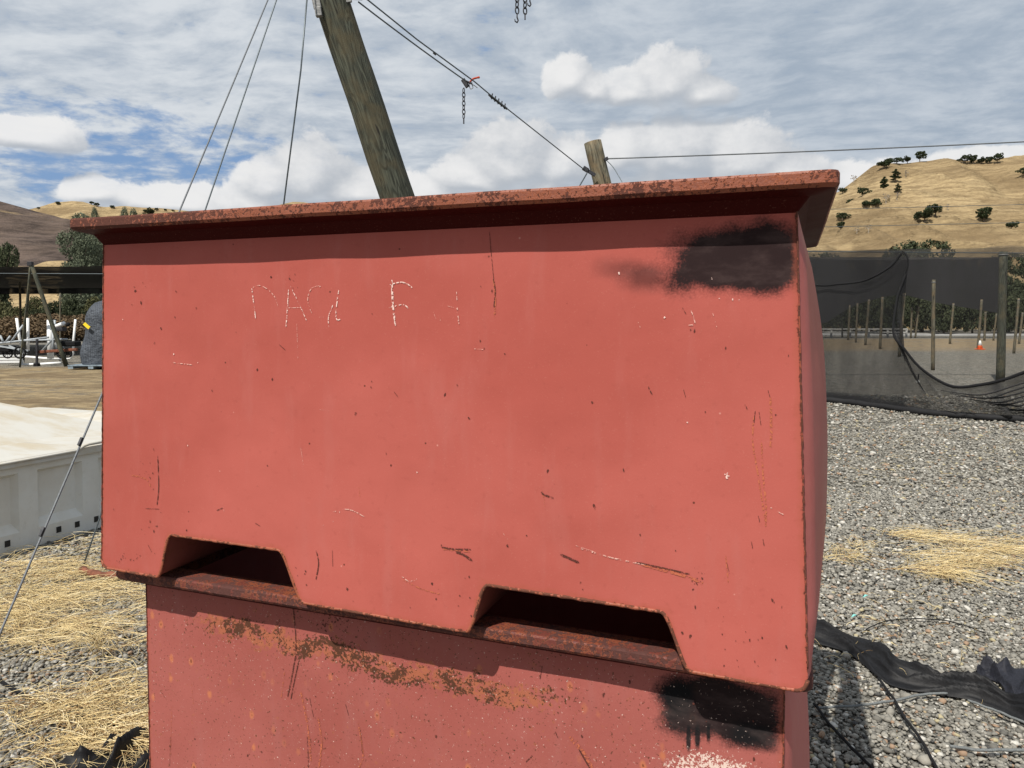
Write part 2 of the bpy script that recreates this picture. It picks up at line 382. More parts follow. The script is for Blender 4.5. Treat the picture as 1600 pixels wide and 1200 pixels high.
def bin_(name, label, w0, uLb, uRb, uLt, uRt, zb0, zb1, ztop, prof, over, depth, wallmat, endmat, rimmat, bulge, rim_h=.026, seed=0):
    """w0 set back of its front; uL/uR at bottom/top; prof [(u,z)] bottom outline left to right"""
    base = fw((uLb + uRb) / 2, w0 + depth / 2, 0); base.z = min(z for _, z in prof)
    T = thing(name, base, label, 'steel bin', 'red steel bins stacked on each other'); fs = []
    NC, NR = 230, 70
    pu = [p[0] for p in prof]; pz = [p[1] for p in prof]
    def zraw(u): return float(np.interp(u, pu, pz))
    def zbot(u):
        return sum(zraw(u + k * .0025) for k in range(-4, 5)) / 9
    zmid = np.median(pz)
    def ends(z):
        t = (z - zb0) / (ztop - zb0); return uLb + (uLt - uLb) * t, uRb + (uRt - uRb) * t
    rows = []; edge = []
    for i in range(NC + 1):
        s = i / NC; ub = uLb + (uRb - uLb) * s; z0 = zbot(ub); col_ = []
        # rounded lower outer corners
        for e in (ub - uLb, uRb - ub):
            R_ = .022
            if e < R_: z0 = max(z0, zraw(ub) + R_ - math.sqrt(max(0, R_ * R_ - (R_ - e) ** 2)))
        for j in range(NR + 1):
            t = (j / NR) ** 1.15; z = z0 + (ztop - z0) * t; a, b_ = ends(z); u = a + (b_ - a) * s
            d = mn.noise(Vector((u * 2.6 + seed, z * 3.1, 1.7))) * .004 + mn.noise(Vector((u * 9, z * 9 + seed, 4.4))) * .0009
            d *= min(1, (ztop - z) * 12) * min(1, (u - a + .01) * 10, (b_ - u + .01) * 10)
            col_.append(fw(u, w0 + d, z)); dz_ = (z - z0)
            sl = abs(zbot(ub + .004) - zbot(ub - .004)) / .008
            edge.append(min(u - a, b_ - u, dz_ / math.sqrt(1 + sl * sl)))
        rows.append(col_)
    mb = MB(); mb.grid(rows, NC + 1, NR + 1)
    fwall = mb.build('front_wall', wallmat, T, smooth=True); set_attrs(fwall, edge)
    # back wall
    mb = MB(); mb.grid([[fw(uLt + (uRt - uLt) * i / 20, w0 + depth, zmid + .13 + (ztop - zmid - .13) * j / 4) for j in range(5)] for i in range(21)], 21, 5)
    mb.grid([[fw(uLb + (uRb - uLb) * i / 200, w0 + depth, zbot(uLb + (uRb - uLb) * i / 200) + (zmid + .13 - zbot(uLb + (uRb - uLb) * i / 200)) * j / 2) for j in range(3)] for i in range(201)], 201, 3)
    set_attrs(mb.build('back_wall', endmat, T, smooth=True))
    # bulged end walls
    for side in (1, -1):
        rows = []; ed = []
        n1, n2 = 60, 60
        for i in range(n1 + 1):
            r = []
            for j in range(n2 + 1):
                v = j / n2; z = zb0 + (ztop - zb0) * v; a, b_ = ends(z); s = i / n1
                bl = bulge * (math.sin(math.pi * min(1, s * .97)) ** .8) * (math.sin(math.pi * (v * .90 + .06)) ** .75)
                bl += .010 * min(1, s * 30) * min(1, v * 6 + .3) * min(1, (1 - v) * 10) + mn.noise(Vector((s * 4, v * 4, seed + side * 3.3))) * .003 * min(1, (1 - v) * 10, s * 10)
                u = b_ + bl if side > 0 else a - bl * .8
                r.append(fw(u, w0 + depth * s, z)); ed.append(min(v * (ztop - zb0) + .004, (1 - s) * depth, 1) if s > .03 else .02)
            rows.append(r)
        mb = MB(); mb.grid(rows, n1 + 1, n2 + 1); set_attrs(mb.build('end_wall', endmat, T, smooth=True), ed)
    # underside with the two fork tunnels
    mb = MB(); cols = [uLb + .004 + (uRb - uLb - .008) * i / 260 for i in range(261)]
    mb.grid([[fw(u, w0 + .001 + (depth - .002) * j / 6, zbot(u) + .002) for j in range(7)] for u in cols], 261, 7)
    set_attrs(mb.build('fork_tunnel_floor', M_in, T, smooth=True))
    # folded bottom edge
    pts = []
    for i in range(401):
        u = uLb + (uRb - uLb) * i / 400; z0 = zbot(u)
        for e in (u - uLb, uRb - u):
            if e < .022: z0 = max(z0, zraw(u) + .022 - math.sqrt(max(0, .022 ** 2 - (.022 - e) ** 2)))
        pts.append(fw(u, w0 + .001, z0 + mn.noise(Vector((u * 60, seed, 0))) * .0008))
    mb = MB(); mb.tube(pts, [.0038 + .0012 * mn.noise(Vector((i * .21, seed, 3))) for i in range(401)], 8)
    set_attrs(mb.build('bottom_edge', M_edge, T, smooth=True))
    # corner seams
    for side in (1, -1):
        pts = []
        for j in range(161):
            z = zb0 + .02 + (ztop - zb0 - .02) * j / 160; a, b_ = ends(z); u = b_ if side > 0 else a
            pts.append(fw(u + mn.noise(Vector((z * 40, seed, side))) * .0012, w0 - .0005, z))
        mb = MB(); mb.tube(pts, [.0017 + .0012 * mn.noise(Vector((j * .5, seed, side))) for j in range(161)], 6)
        set_attrs(mb.build('corner_seam', M_seam, T, smooth=True))
    # rim
    oL, oR, oF, oB = over
    zl = ztop + rim_h * 1.1
    prof_r = [(0, ztop - .006), (.06, ztop - .003), (.32, zl - .010), (.92, zl - .003), (1.0, zl + .004), (1.0, zl + rim_h - .005), (.97, zl + rim_h - .0008), (.90, zl + rim_h), (0, zl + rim_h), (-.12, zl + rim_h - .004), (-.12, ztop - .02)]
    vs = []
    K = 0
    for (t, z) in prof_r:
        x0, x1, y0, y1 = uLt - oL * t, uRt + oR * t, w0 - oF * t, w0 + depth + oB * t
        rr = .004 + max(0, t) * .016; L = []
        cs = ((x1 - rr, y0 + rr, -90), (x1 - rr, y1 - rr, 0), (x0 + rr, y1 - rr, 90), (x0 + rr, y0 + rr, 180))
        for ci, (cx, cy, a0) in enumerate(cs):
            for k in range(5):
                a = rad(a0 + 90 * k / 4); L.append((cx + rr * math.cos(a), cy + rr * math.sin(a)))
            nx = cs[(ci + 1) % 4]; a = rad(nx[2]); q_ = (nx[0] + rr * math.cos(a), nx[1] + rr * math.sin(a)); p = L[-1]
            for e in range(1, 30): L.append((p[0] + (q_[0] - p[0]) * e / 30, p[1] + (q_[1] - p[1]) * e / 30))
        K = len(L)
        for (x, y) in L:
            dd = mn.noise(Vector((x * 5, y * 5, seed + 2))) * .0022 * max(0, t)
            vs.append(fw(x, y + dd, z + dd * .8))
    fu_ = []
    for i in range(len(prof_r) - 1):
        for k in range(K):
            l = (k + 1) % K; (fu_ if i < 3 else fs).append((i * K + k, i * K + l, (i + 1) * K + l, (i + 1) * K + k))
    mb = MB(); mb.add(vs, fs); R_ = mb.build('rim', rimmat, T, smooth=False); set_attrs(R_)
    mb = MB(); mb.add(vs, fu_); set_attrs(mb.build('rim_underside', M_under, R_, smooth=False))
    return T

# upper bin --------------------------------------------------------
uTL, zTL = fp(162, 378); uTR, zTR = fp(1245, 329); uBR, zBR = fp(1262, 1082); uBL, zBL = fp(159, 886)
prof_px = [(159, 886), (250, 893), (262, 835), (440, 860), (470, 940), (735, 985), (755, 913), (1040, 957), (1072, 1049), (1262, 1082)]
prof = [fp(*p) for p in prof_px]
zb_l = prof[0][1]; zb_r = prof[-1][1]
zfeet = lambda u: zb_l + (zb_r - zb_l) * (u - prof[0][0]) / (prof[-1][0] - prof[0][0])
prof = [(u, (zfeet(u) if i in (0, 1, 4, 5, 8, 9) else z)) for i, (u, z) in enumerate(prof)]
sa, sb = fp(1018, 375), fp(1244, 455)
spray1 = [((sa[0] + sb[0]) / 2 + .022, (sa[1] + sb[1]) / 2 + .008, (sb[0] - sa[0]) / 2 + .012, (sa[1] - sb[1]) / 2 + .020, .36, .97),
          (fp(1010, 432)[0], fp(1010, 432)[1], .055, .030, .9, .62), (fp(965, 420)[0], fp(965, 420)[1], .05, .022, 1.0, .38)]
M_front = paint('red_bin_paint', spray=spray1)
M_end = paint('red_end_wall_paint', base=(.42, .115, .10))
upper = bin_('steel_bin', 'salmon red steel bin on top of the stack, front scratched with faint chalk letters', 0.0, uBL, uBR, uTL, uTR,
             zb_l, zb_r, (zTL + zTR) / 2, prof, (.045, .066, .068, .06), 1.0, M_front, M_end, M_rim, .050, seed=0)
# lower bin: its rim carries the upper one
W2 = .100; ztop2 = zfeet(.8) - .003 - .026 * 2.1
l0 = fp(229, 930, W2)[0]; l1 = fp(1225, 1120, W2)[0]
pB0, pB1 = fp(300, 968, W2), fp(800, 1083, W2)
s2 = fp(1128, 1108, W2); fl = fp(1115, 1200, W2)
spray2 = [(s2[0], s2[1] - .006, .122, .070, .34, 1.0), (fp(1180, 1150, W2)[0], fp(1180, 1150, W2)[1], .06, .03, .6, .9), (fp(1060, 1090, W2)[0], fp(1060, 1090, W2)[1], .035, .05, .6, .95),
          (fp(1090, 1150, W2)[0], fp(1090, 1150, W2)[1], .006, .032, .5, 1.0), (fp(1107, 1145, W2)[0], fp(1107, 1145, W2)[1], .005, .026, .5, 1.0), (fp(1076, 1152, W2)[0], fp(1076, 1152, W2)[1], .005, .03, .5, 1.0)]
M_front2 = paint('rust_stained_red_paint', spray=spray2, band=(pB0, pB1, .044), flecks=(fl[0], fl[1] - .01, .13, .055), pits=.40, base=(.325, .088, .072))
H2 = ztop2 - .03; Wd = l1 - l0
prof2 = [(l0, .03), (l0 + .10 * Wd, .03), (l0 + .115 * Wd, .13), (l0 + .325 * Wd, .13), (l0 + .355 * Wd, .03), (l0 + .61 * Wd, .03), (l0 + .627 * Wd, .13), (l0 + .85 * Wd, .13), (l0 + .874 * Wd, .03), (l1, .03)]
lower = bin_('steel_bin', 'rust-stained red steel bin underneath, with black overspray and pale flecks at right', W2, l0, l1, l0, l1,
             .03, .03, ztop2, prof2, (.044, .05, .066, .06), 1.0, M_front2, M_end, M_rim2, .052, seed=5)

# marks on the faces: thin paint films 0.6 mm proud of the sheet
def film(name, c, thr, sc_=220, rough=.8):
    m, t, b = mat(name); b.inputs['Base Color'].default_value = (*c, 1); b.inputs['Roughness'].default_value = rough
    n = t.noise(t.pos(), sc_, 3, .6); tr = t.add('ShaderNodeBsdfTransparent')
    ms = t.add('ShaderNodeMixShader', (t.rng(n, thr - .06, thr + .06), tr, b.outputs[0]))
    t.l.new(ms, m.node_tree.nodes['Material Output'].inputs[0]); return m
M_chalk = film('chalk', (.74, .52, .46), .50); M_faint = film('faint_chalk', (.66, .36, .30), .52)
M_dark = film('dark_scratch', (.09, .026, .018), .45, 240); M_orange = film('orange_scratch', (.44, .12, .06), .50, 200)
def stroke(mb, pts, wpx, w=0.0, lift=.0009, smooth=True):
    """ribbon through photographed points lying on the face"""
    P_ = [Vector((*fp(x, y, w), 0)) for x, y in pts]
    if smooth and len(P_) > 2: P_ = catmull(P_, 5)
    vs = []; n = len(P_)
    for i, p in enumerate(P_):
        d = (P_[min(i + 1, n - 1)] - P_[max(i - 1, 0)]); d.normalize(); nr = Vector((-d.y, d.x, 0))
        hw = wpx * .5 * .0013 * (1 if 0 < i < n - 1 else .4)
        for s in (-1, 1): q_ = p + nr * s * hw; vs.append(fw(q_.x, w - lift, q_.y))
    mb.add(vs, [(2 * i, 2 * i + 2, 2 * i + 3, 2 * i + 1) for i in range(n - 1)])
def chip(mb, px, py, r, w=0.0, el_=1.0, ang=0.0, lift=.0009):
    u, z = fp(px, py, w); n = 7; vs = []
    if w == 0.0 and (z < float(np.interp(u, [q_[0] for q_ in prof], [q_[1] for q_ in prof])) + .008 or not uBL + .01 < u < uBR - .01): return
    for k in range(n):
        a = 2 * math.pi * k / n; rr = r * .0013 * random.uniform(.6, 1.3); x, y = rr * math.cos(a), rr * el_ * math.sin(a)
        vs.append(fw(u + x * math.cos(ang) - y * math.sin(ang), w - lift, z + x * math.sin(ang) + y * math.cos(ang)))
    mb.add(vs, [tuple(range(n))])
LIFT = .0052   # clears the gentle dents of the sheet
def dent_fix(o, seedv, w0):
    """lay a mark film onto the dented sheet instead of floating in front of it"""
    off = origin(o.parent)
    for v in o.data.vertices:
        p = v.co + off; u = (p - O2).dot(U); z = p.z
        if w0 == 0.0: a, b_, zt = uBL, uBR, (zTL + zTR) / 2
        else: a, b_, zt = l0, l1, ztop2
        d = mn.noise(Vector((u * 2.6 + seedv, z * 3.1, 1.7))) * .004 + mn.noise(Vector((u * 9, z * 9 + seedv, 4.4))) * .0009
        d *= max(0, min(1, (zt - z) * 12)) * max(0, min(1, (u - a + .01) * 10, (b_ - u + .01) * 10))
        v.co += NN * (d - .0006)
LET = [[([(393, 450), (396, 474), (399, 498)], 2)], [([(450.7, 452), (449, 482), (447, 511)], 2.2), ([(453.6, 447), (466, 472), (481, 504)], 1.6), ([(450.7, 481), (469, 480.6)], 1.6)],
       [([(529.8, 453), (526.5, 478), (525.4, 486), (527, 499), (532.6, 499)], 2)], [([(521, 476), (514, 495), (514.8, 511)], 1.8)],
       [([(613, 437), (614.6, 475), (619, 509)], 3.4), ([(613.5, 440), (615, 470), (617.5, 505)], 2.2), ([(610, 444.7), (627.5, 441), (639, 444.7), (644.8, 450)], 2.0), ([(608.8, 481), (630.4, 476), (639, 482)], 2.0)], [([(713.8, 456), (714.6, 469)], 2)]]
for L0 in LET:
    mb = MB()
    for s, wpx in L0: stroke(mb, s, wpx)
    o = mb.build('chalk_letter', M_chalk, upper); dent_fix(o, 0, 0.0)
mb = MB()
chip(mb, 500.5, 446.5, 2); chip(mb, 1136, 744, 3.4, el_=1.5); chip(mb, 272, 553, 1.6); chip(mb, 1074, 660, 1.4); chip(mb, 968, 427, 1.8); chip(mb, 1039, 496, 1.4); chip(mb, 309, 567, 1.6); chip(mb, 194, 499, 1.5); chip(mb, 652, 738, 1.5)
for (x, y) in ((1112, 435), (1155, 470), (1124, 467), (1145, 468), (530, 800), (548, 799), (505, 820), (520, 815), (184, 740), (294, 696)): chip(mb, x, y, 1.0, el_=1.8)
o = tag(mb.build('pale_nicks', M_chalk, upper), kind='stuff'); dent_fix(o, 0, 0.0)
mb = MB()
for s, wpx in (([(395, 449), (406, 446), (420.5, 454), (430.6, 466)], 1.5), ([(430, 466), (434, 478)], 1.2), ([(501, 446), (486.6, 451), (481, 469), (488, 490.7)], 1.6), ([(499.6, 495.6), (506.8, 495.6)], 1.6),
               ([(715, 480.6), (716, 492), (718, 506.5)], 2), ([(700, 478), (714, 482)], 1.3), ([(678, 488), (683, 500)], 1.2), ([(688, 492), (689, 501)], 1.6), ([(1080, 485), (1086, 505), (1076, 508)], 1.6), ([(1112, 483), (1120, 511)], 1.8),
               ([(996, 500), (1001, 512)], 1.5), ([(742, 545), (756, 546)], 2.5), ([(1204, 793), (1228, 806)], 3.5), ([(464, 505), (466, 560)], 1.5), ([(500, 640), (515, 642)], 1.5), ([(908, 857), (960, 872), (1010, 882)], 2.2), ([(900, 852), (930, 862)], 2), ([(268, 566), (300, 570)], 4),
               ([(520, 800), (545, 796), (570, 808)], 1.6), ([(350, 792), (352, 800)], 1.5), ([(786, 832), (794, 842)], 2.2), ([(470, 700), (474, 726)], 1.2), ([(628, 900), (640, 908), (652, 904)], 1.8)):
    stroke(mb, s, wpx)
o = tag(mb.build('faint_chalk_marks', M_faint, upper), kind='stuff'); dent_fix(o, 0, 0.0)
mb = MB()
for s, wpx in (([(765, 362), (768, 400), (772, 440)], .9), ([(771, 436), (774, 455), (772, 480)], 1.9), ([(1180, 642), (1178, 660)], 2.4), ([(1186, 644), (1189, 664)], 2.4), ([(1200, 610), (1203, 620)], 2),
               ([(690, 855), (712, 858), (736, 858)], 2.8), ([(712, 862), (724, 866), (738, 876)], 4), ([(876, 866), (890, 872), (905, 879)], 3.6), ([(994, 878), (1040, 888), (1078, 897)], 2.2), ([(247, 714), (249, 760), (246, 790)], 1.8),
               ([(228, 794), (250, 795)], 2), ([(436, 538), (446, 547)], 2), ([(617, 612), (623, 620)], 2), ([(340, 797), (349, 793)], 3), ([(846, 768), (850, 772), (866, 778)], 2.6), ([(400, 817), (408, 822)], 2.6), ([(1068, 608), (1072, 622)], 2), ([(1164, 632), (1168, 640)], 3.5),
               ([(1013, 604), (1019, 616)], 4), ([(1174, 846), (1176, 856)], 2.5), ([(1185, 806), (1187, 815)], 2.5), ([(1192, 842), (1194, 852)], 3), ([(494, 860), (498, 880), (494, 905)], 2), ([(519, 860), (520, 885)], 1.6), ([(232, 850), (238, 862)], 2.2), ([(240, 700), (242, 706)], 2.5), ([(247, 712), (248, 724)], 3.4), ([(1066, 480), (1072, 490)], 2), ([(1136, 880), (1140, 896)], 1.6)):
    stroke(mb, s, wpx)
for k in range(60):
    x = random.uniform(175, 1240); y = random.uniform(420, 900 + (x - 160) * .14); chip(mb, x, y, random.choice((.9, 1.1, 1.3, 1.9)), el_=random.uniform(.7, 2.6), ang=random.uniform(-.5, .5))
for (cx, cy, sx, sy, n) in ((450, 435, 18, 14, 9), (215, 445, 20, 12, 5), (235, 735, 22, 25, 12), (245, 830, 28, 30, 13), (1085, 905, 20, 14, 12), (1190, 1010, 50, 40, 13), (470, 905, 30, 20, 10), (740, 545, 60, 60, 8), (700, 930, 150, 22, 12), (1140, 990, 40, 50, 6), (200, 870, 30, 10, 16)):
    for k in range(n): chip(mb, random.gauss(cx, sx * .6), random.gauss(cy, sy * .6), random.choice((.6, .8, 1.1, 1.4)), el_=random.uniform(.7, 2.2), ang=random.uniform(-1, 1))
o = tag(mb.build('rust_scratches', M_dark, upper), kind='stuff'); dent_fix(o, 0, 0.0)
mb = MB()
for s, wpx in (([(1178, 650), (1176, 690), (1184, 740), (1192, 790), (1197, 822)], 2.2), ([(1190, 688), (1192, 740), (1197, 790), (1196, 822)], 2.4), ([(1204, 620), (1205, 680), (1204, 700)], 3.5), ([(771, 436), (774, 460), (773, 496)], 3), ([(1134, 868), (1138, 910)], 3.5),
               ([(692, 858), (735, 862)], 5), ([(998, 880), (1070, 900), (1100, 912)], 4.5), ([(848, 766), (852, 790)], 3.5), ([(205, 742), (228, 748), (236, 760)], 2.5), ([(560, 760), (562, 776)], 2.5), ([(630, 906), (660, 920), (690, 928)], 2)):
    stroke(mb, s, wpx)
o = tag(mb.build('orange_scratches', M_orange, upper), kind='stuff'); dent_fix(o, 0, 0.0); 
for v in o.data.vertices: v.co += NN * .0003
mb = MB()
for s, wpx in (([(458, 946), (462, 985), (463, 1030)], 2.6), ([(463, 1020), (456, 1060), (450, 1088)], 2.4), ([(468, 1030), (459, 1070), (455, 1092)], 2.0), ([(848, 1040), (844, 1060)], 3), ([(268, 1150), (266, 1200)], 1.8), ([(905, 1170), (915, 1188), (922, 1200)], 3), ([(868, 1142), (872, 1152)], 4), ([(832, 1180), (822, 1190)], 3.5),
               ([(484, 1090), (490, 1120)], 2), ([(480, 1150), (482, 1200)], 2.2), ([(540, 1100), (546, 1122)], 2.4), ([(563, 1140), (566, 1178)], 2)):
    stroke(mb, s, wpx, W2)
for k in range(50): chip(mb, random.uniform(240, 1215), random.uniform(1040, 1210), random.choice((.8, 1.1, 1.8)), W2, el_=random.uniform(.8, 2.4), ang=random.uniform(-.4, .4))
for k in range(70): chip(mb, random.gauss(523, 14), random.gauss(965, 10), 1.6, W2)
o = tag(mb.build('rust_scratches', M_dark, lower), kind='stuff'); dent_fix(o, 5, W2)
mb = MB()
for s, wpx in (([(470, 1080), (480, 1130), (486, 1190)], 4), ([(497, 1120), (502, 1160), (498, 1200)], 4), ([(560, 1130), (567, 1180), (560, 1200)], 3), ([(300, 1060), (304, 1100)], 3), ([(890, 1150), (912, 1176), (925, 1200)], 7), ([(445, 1050), (440, 1090)], 4), ([(270, 1100), (268, 1180)], 3)):
    stroke(mb, s, wpx, W2)
o = tag(mb.build('orange_scratches', M_orange, lower), kind='stuff'); dent_fix(o, 5, W2)
for v in o.data.vertices: v.co += NN * .0003
# ------------------------------------------------------------------ ground: one sheet, gravel near, dry grass and road gravel by place
def ground_mat():
    m, t, b = mat('ground_gravel'); P = t.pos(); x, y, z = t.sep(P)
    S = t.com(x, y, 0)
    v1 = t.voro(S, 52); c1 = t.sep(t.voro(S, 52, 'Color')); v2 = t.voro(S, 95); c2 = t.sep(t.voro(S, 95, 'Color'))
    n = t.noise(S, .6, 4, .55); nf = t.noise(S, 9, 4, .6)
    g = t.mix(t.rng(c1[0], 0, 1, smooth=False), (.085, .085, .08), (.27, .262, .235))
    g = t.mix(t.rng(c1[1], .80, .84), g, (.58, .56, .50)); g = t.mix(t.rng(c1[2], .88, .92), g, (.24, .17, .12))
    g = t.mix(t.mul(t.rng(v1, .45, .75), .75), g, (.05, .048, .042))
    g = t.mix(t.mul(t.rng(c2[0], .7, .9), .4), g, (.40, .385, .34))
    g = t.mix(t.rng(n, .35, .65, .0, .22), g, (.30, .26, .20))
    # coarse mottling that stays visible far off
    cm = t.noise(S, 8, 6, .75); g = t.mix(t.rng(cm, .42, .60, 0, .6), g, t.mix(.5, g, (.10, .10, .09))); cm2 = t.noise(S, 5, 8, .85); g = t.mix(t.mul(t.rng(cm2, .53, .60), t.rng(y, 12, 17, 0, .75)), g, (.44, .42, .37)); g = t.mix(t.mul(t.rng(cm2, .47, .40), t.rng(y, 12, 17, 0, .6)), g, (.06, .058, .05))
    # dry grass
    gr = t.noise(t.scl(S, .7, 1.5, 1), 2.4, 6, .72); gc = t.noise(S, .45, 4, .6); g9 = t.noise(S, 22, 4, .7)
    straw = t.mix(t.rng(gr, .36, .64), (.17, .125, .075), (.42, .325, .19))
    straw = t.mix(t.mul(t.rng(gc, .48, .6), .55), straw, (.15, .105, .065)); straw = t.mix(t.mul(t.rng(g9, .5, .66), .45), straw, (.12, .085, .05))
    rust_ = t.mix(t.rng(gr, .36, .64), (.25, .17, .10), (.42, .33, .20))
    yw = t.sum(y, t.mul(t.sub(t.noise(S, .16, 4, .6), .5), 9.0)); yn = t.sum(yw, t.mul(t.sub(nf, .5), 3.0))
    yl = t.sum(y, t.mul(t.sub(t.noise(t.scl(S, .5, 1, 1), .5, 4, .65), .5), 4.0))
    left = t.rng(x, -1.0, -2.6)
    l_grass = t.mul(t.mul(t.rng(yl, 9.2, 10.4), t.rng(yl, 23.5, 26.0, 1, 0)), left)
    r_grass = t.mul(t.mul(t.rng(yn, 34, 42), t.rng(yn, 56, 64, 1, 0)), t.rng(x, 0, 4))
    patchy = t.rng(t.sum(gr, t.mul(t.sub(gc, .5), .8)), .34, .48)
    far = t.rng(y, 95, 130)
    c = t.mix(t.mul(l_grass, t.rng(patchy, 0, 1, .55, 1)), g, straw)
    c = t.mix(t.mul(r_grass, t.rng(patchy, 0, 1, .25, .85)), c, rust_)
    c = t.mix(far, c, (.40, .29, .14))
    near_s = t.mul(t.mul(t.rng(t.noise(t.scl(S, 1, 2.2, 1), 1.1, 5, .65), .52, .62), left), t.rng(y, 3.4, 4.2)); near_s = t.mul(near_s, t.rng(y, 10, 11, 1, 0))
    c = t.mix(t.mul(near_s, .3), c, (.40, .31, .17))
    c = t.mix(1.0, c, (.84, .83, .80), 'MULTIPLY'); t.put(b.inputs['Base Color'], c); b.inputs['Roughness'].default_value = .9; b.inputs['Specular IOR Level'].default_value = .15
    h = t.sum(t.mul(v1, -1.0), t.mul(c1[0], .5)); t.put(b.inputs['Normal'], t.bump(h, .9, .012))
    return m
MG = ground_mat()
xs = [-3000, -1200, -500, -200, -80, -30] + list(np.linspace(-12, 12, 49)) + [30, 80, 200, 500, 1200, 3000]
ys = [-600, -100, -20, -5] + list(np.linspace(0, 30, 61)) + [45, 70, 100, 160, 300, 600, 1200, 3000]
mb = MB(); mb.grid([[Vector((x, y, (mn.noise(Vector((x * .7, y * .7, 0))) * .018 if abs(x) < 12.5 and 0 < y < 30 else 0) - .012)) for y in ys] for x in xs], len(xs), len(ys))
tag(mb.build('ground', MG, smooth=True, at_=(0, 0, 0)), kind='structure')
M_road = simple('pale_road_gravel', (.36, .35, .33), .95, var=.15, sc_=.8)
mb = MB(); mb.grid([[Vector((x, y + mn.noise(Vector((x * .05, y, 0))) * 2, .006)) for y in (70, 74, 79, 84)] for x in np.linspace(-90, 130, 60)], 60, 4)
tag(mb.build('road', M_road, at_=(0, 77, 0)), kind='structure')

# ------------------------------------------------------------------ gravel stones (countless)
def ico():
    p = (1 + 5 ** .5) / 2
    v = np.array([(-1, p, 0), (1, p, 0), (-1, -p, 0), (1, -p, 0), (0, -1, p), (0, 1, p), (0, -1, -p), (0, 1, -p), (p, 0, -1), (p, 0, 1), (-p, 0, -1), (-p, 0, 1)], float)
    f = np.array([(0,11,5),(0,5,1),(0,1,7),(0,7,10),(0,10,11),(1,5,9),(5,11,4),(11,10,2),(10,7,6),(7,1,8),(3,9,4),(3,4,2),(3,2,6),(3,6,8),(3,8,9),(4,9,5),(2,4,11),(6,2,10),(8,6,7),(9,8,1)])
    return v / np.linalg.norm(v[0]), f
IV, IF = ico()
def stones(xy, size):
    n = len(xy); J = 1 + RS.uniform(-.24, .24, (n, 12, 1)); V = IV[None] * J
    sc3 = np.stack([size * RS.uniform(.75, 1.35, n), size * RS.uniform(.6, 1.0, n), size * RS.uniform(.38, .72, n)], 1)
    V = V * sc3[:, None, :]
    a = RS.uniform(0, 6.283, n); tl = RS.normal(0, .28, n); ca, sa_ = np.cos(a), np.sin(a); ct, st = np.cos(tl), np.sin(tl)
    x = V[..., 0]; y = V[..., 1] * ct[:, None] - V[..., 2] * st[:, None]; z = V[..., 1] * st[:, None] + V[..., 2] * ct[:, None]
    X = x * ca[:, None] - y * sa_[:, None] + xy[:, 0:1]; Y = x * sa_[:, None] + y * ca[:, None] + xy[:, 1:2]; Z = z + (size * RS.uniform(-.15, .55, n))[:, None] + np.array([mn.noise(Vector((p[0] * 1.7, p[1] * 1.7, 3))) * .009 + mn.noise(Vector((p[0] * 6, p[1] * 6, 8))) * .004 - .003 for p in xy])[:, None]
    V = np.stack([X, Y, Z], -1).reshape(-1, 3); Fc = (IF[None] + (np.arange(n) * 12)[:, None, None]).reshape(-1, 3)
    return V, Fc, np.repeat(RS.rand(n), 12), np.repeat(RS.rand(n), 12)
m, t, b = mat('gravel_stone'); r1 = t.attr('tint'); r2 = t.attr('tone')
c = t.mix(r2, (.12, .115, .10), (.33, .312, .268)); c = t.mix(t.rng(r1, .86, .89), c, (.52, .50, .45)); c = t.mix(t.rng(r1, .93, .94), c, (.30, .20, .13)); c = t.mix(t.rng(r1, .05, .03, smooth=False), c, (.045, .045, .045)); c = t.mix(t.rng(r1, .975, .98), c, (.38, .33, .2))
c = t.mix(t.rng(t.noise(t.pos(), 260, 3, .6), .4, .7, 0, .35), c, (.16, .15, .13))
t.put(b.inputs['Base Color'], c); b.inputs['Roughness'].default_value = .8
M_stone = m
def wedge(px0, px1, d0, d1, dens):
    A = .5 * (px1 - px0) / F * (d1 ** 2 - d0 ** 2); n = int(A * dens)
    d = np.sqrt(RS.uniform(d0 ** 2, d1 ** 2, n)); k = RS.uniform((px0 - 800) / F, (px1 - 800) / F, n)
    return np.stack([d * k, d], 1)
parts = []
for (a, b_, d0, d1, dens, s) in ((1180, 1760, 2.3, 4.4, 5600, .0088), (1230, 1700, 4.4, 7.0, 3300, .0102), (1240, 1680, 7.0, 10.5, 900, .0140), (1250, 1670, 10.5, 15.5, 330, .019),
                                 (-130, 420, 2.3, 5.2, 4600, .0088), (-100, 420, 5.2, 7.2, 2000, .0108)):
    xy = wedge(a, b_, d0, d1, dens); parts.append(stones(xy, s * RS.lognormal(0, .33, len(xy))))
off = 0; VV = []; FF = []; T1 = []; T2 = []
for V, Fc, a, b_ in parts: VV.append(V); FF.append(Fc + off); off += len(V); T1.append(a); T2.append(b_)
o = np_mesh('gravel_stones', np.concatenate(VV), np.concatenate(FF), M_stone, attrs={'tint': np.concatenate(T1), 'tone': np.concatenate(T2)})
tag(o, 'loose grey gravel stones covering the ground around the bins', 'gravel', kind='stuff')

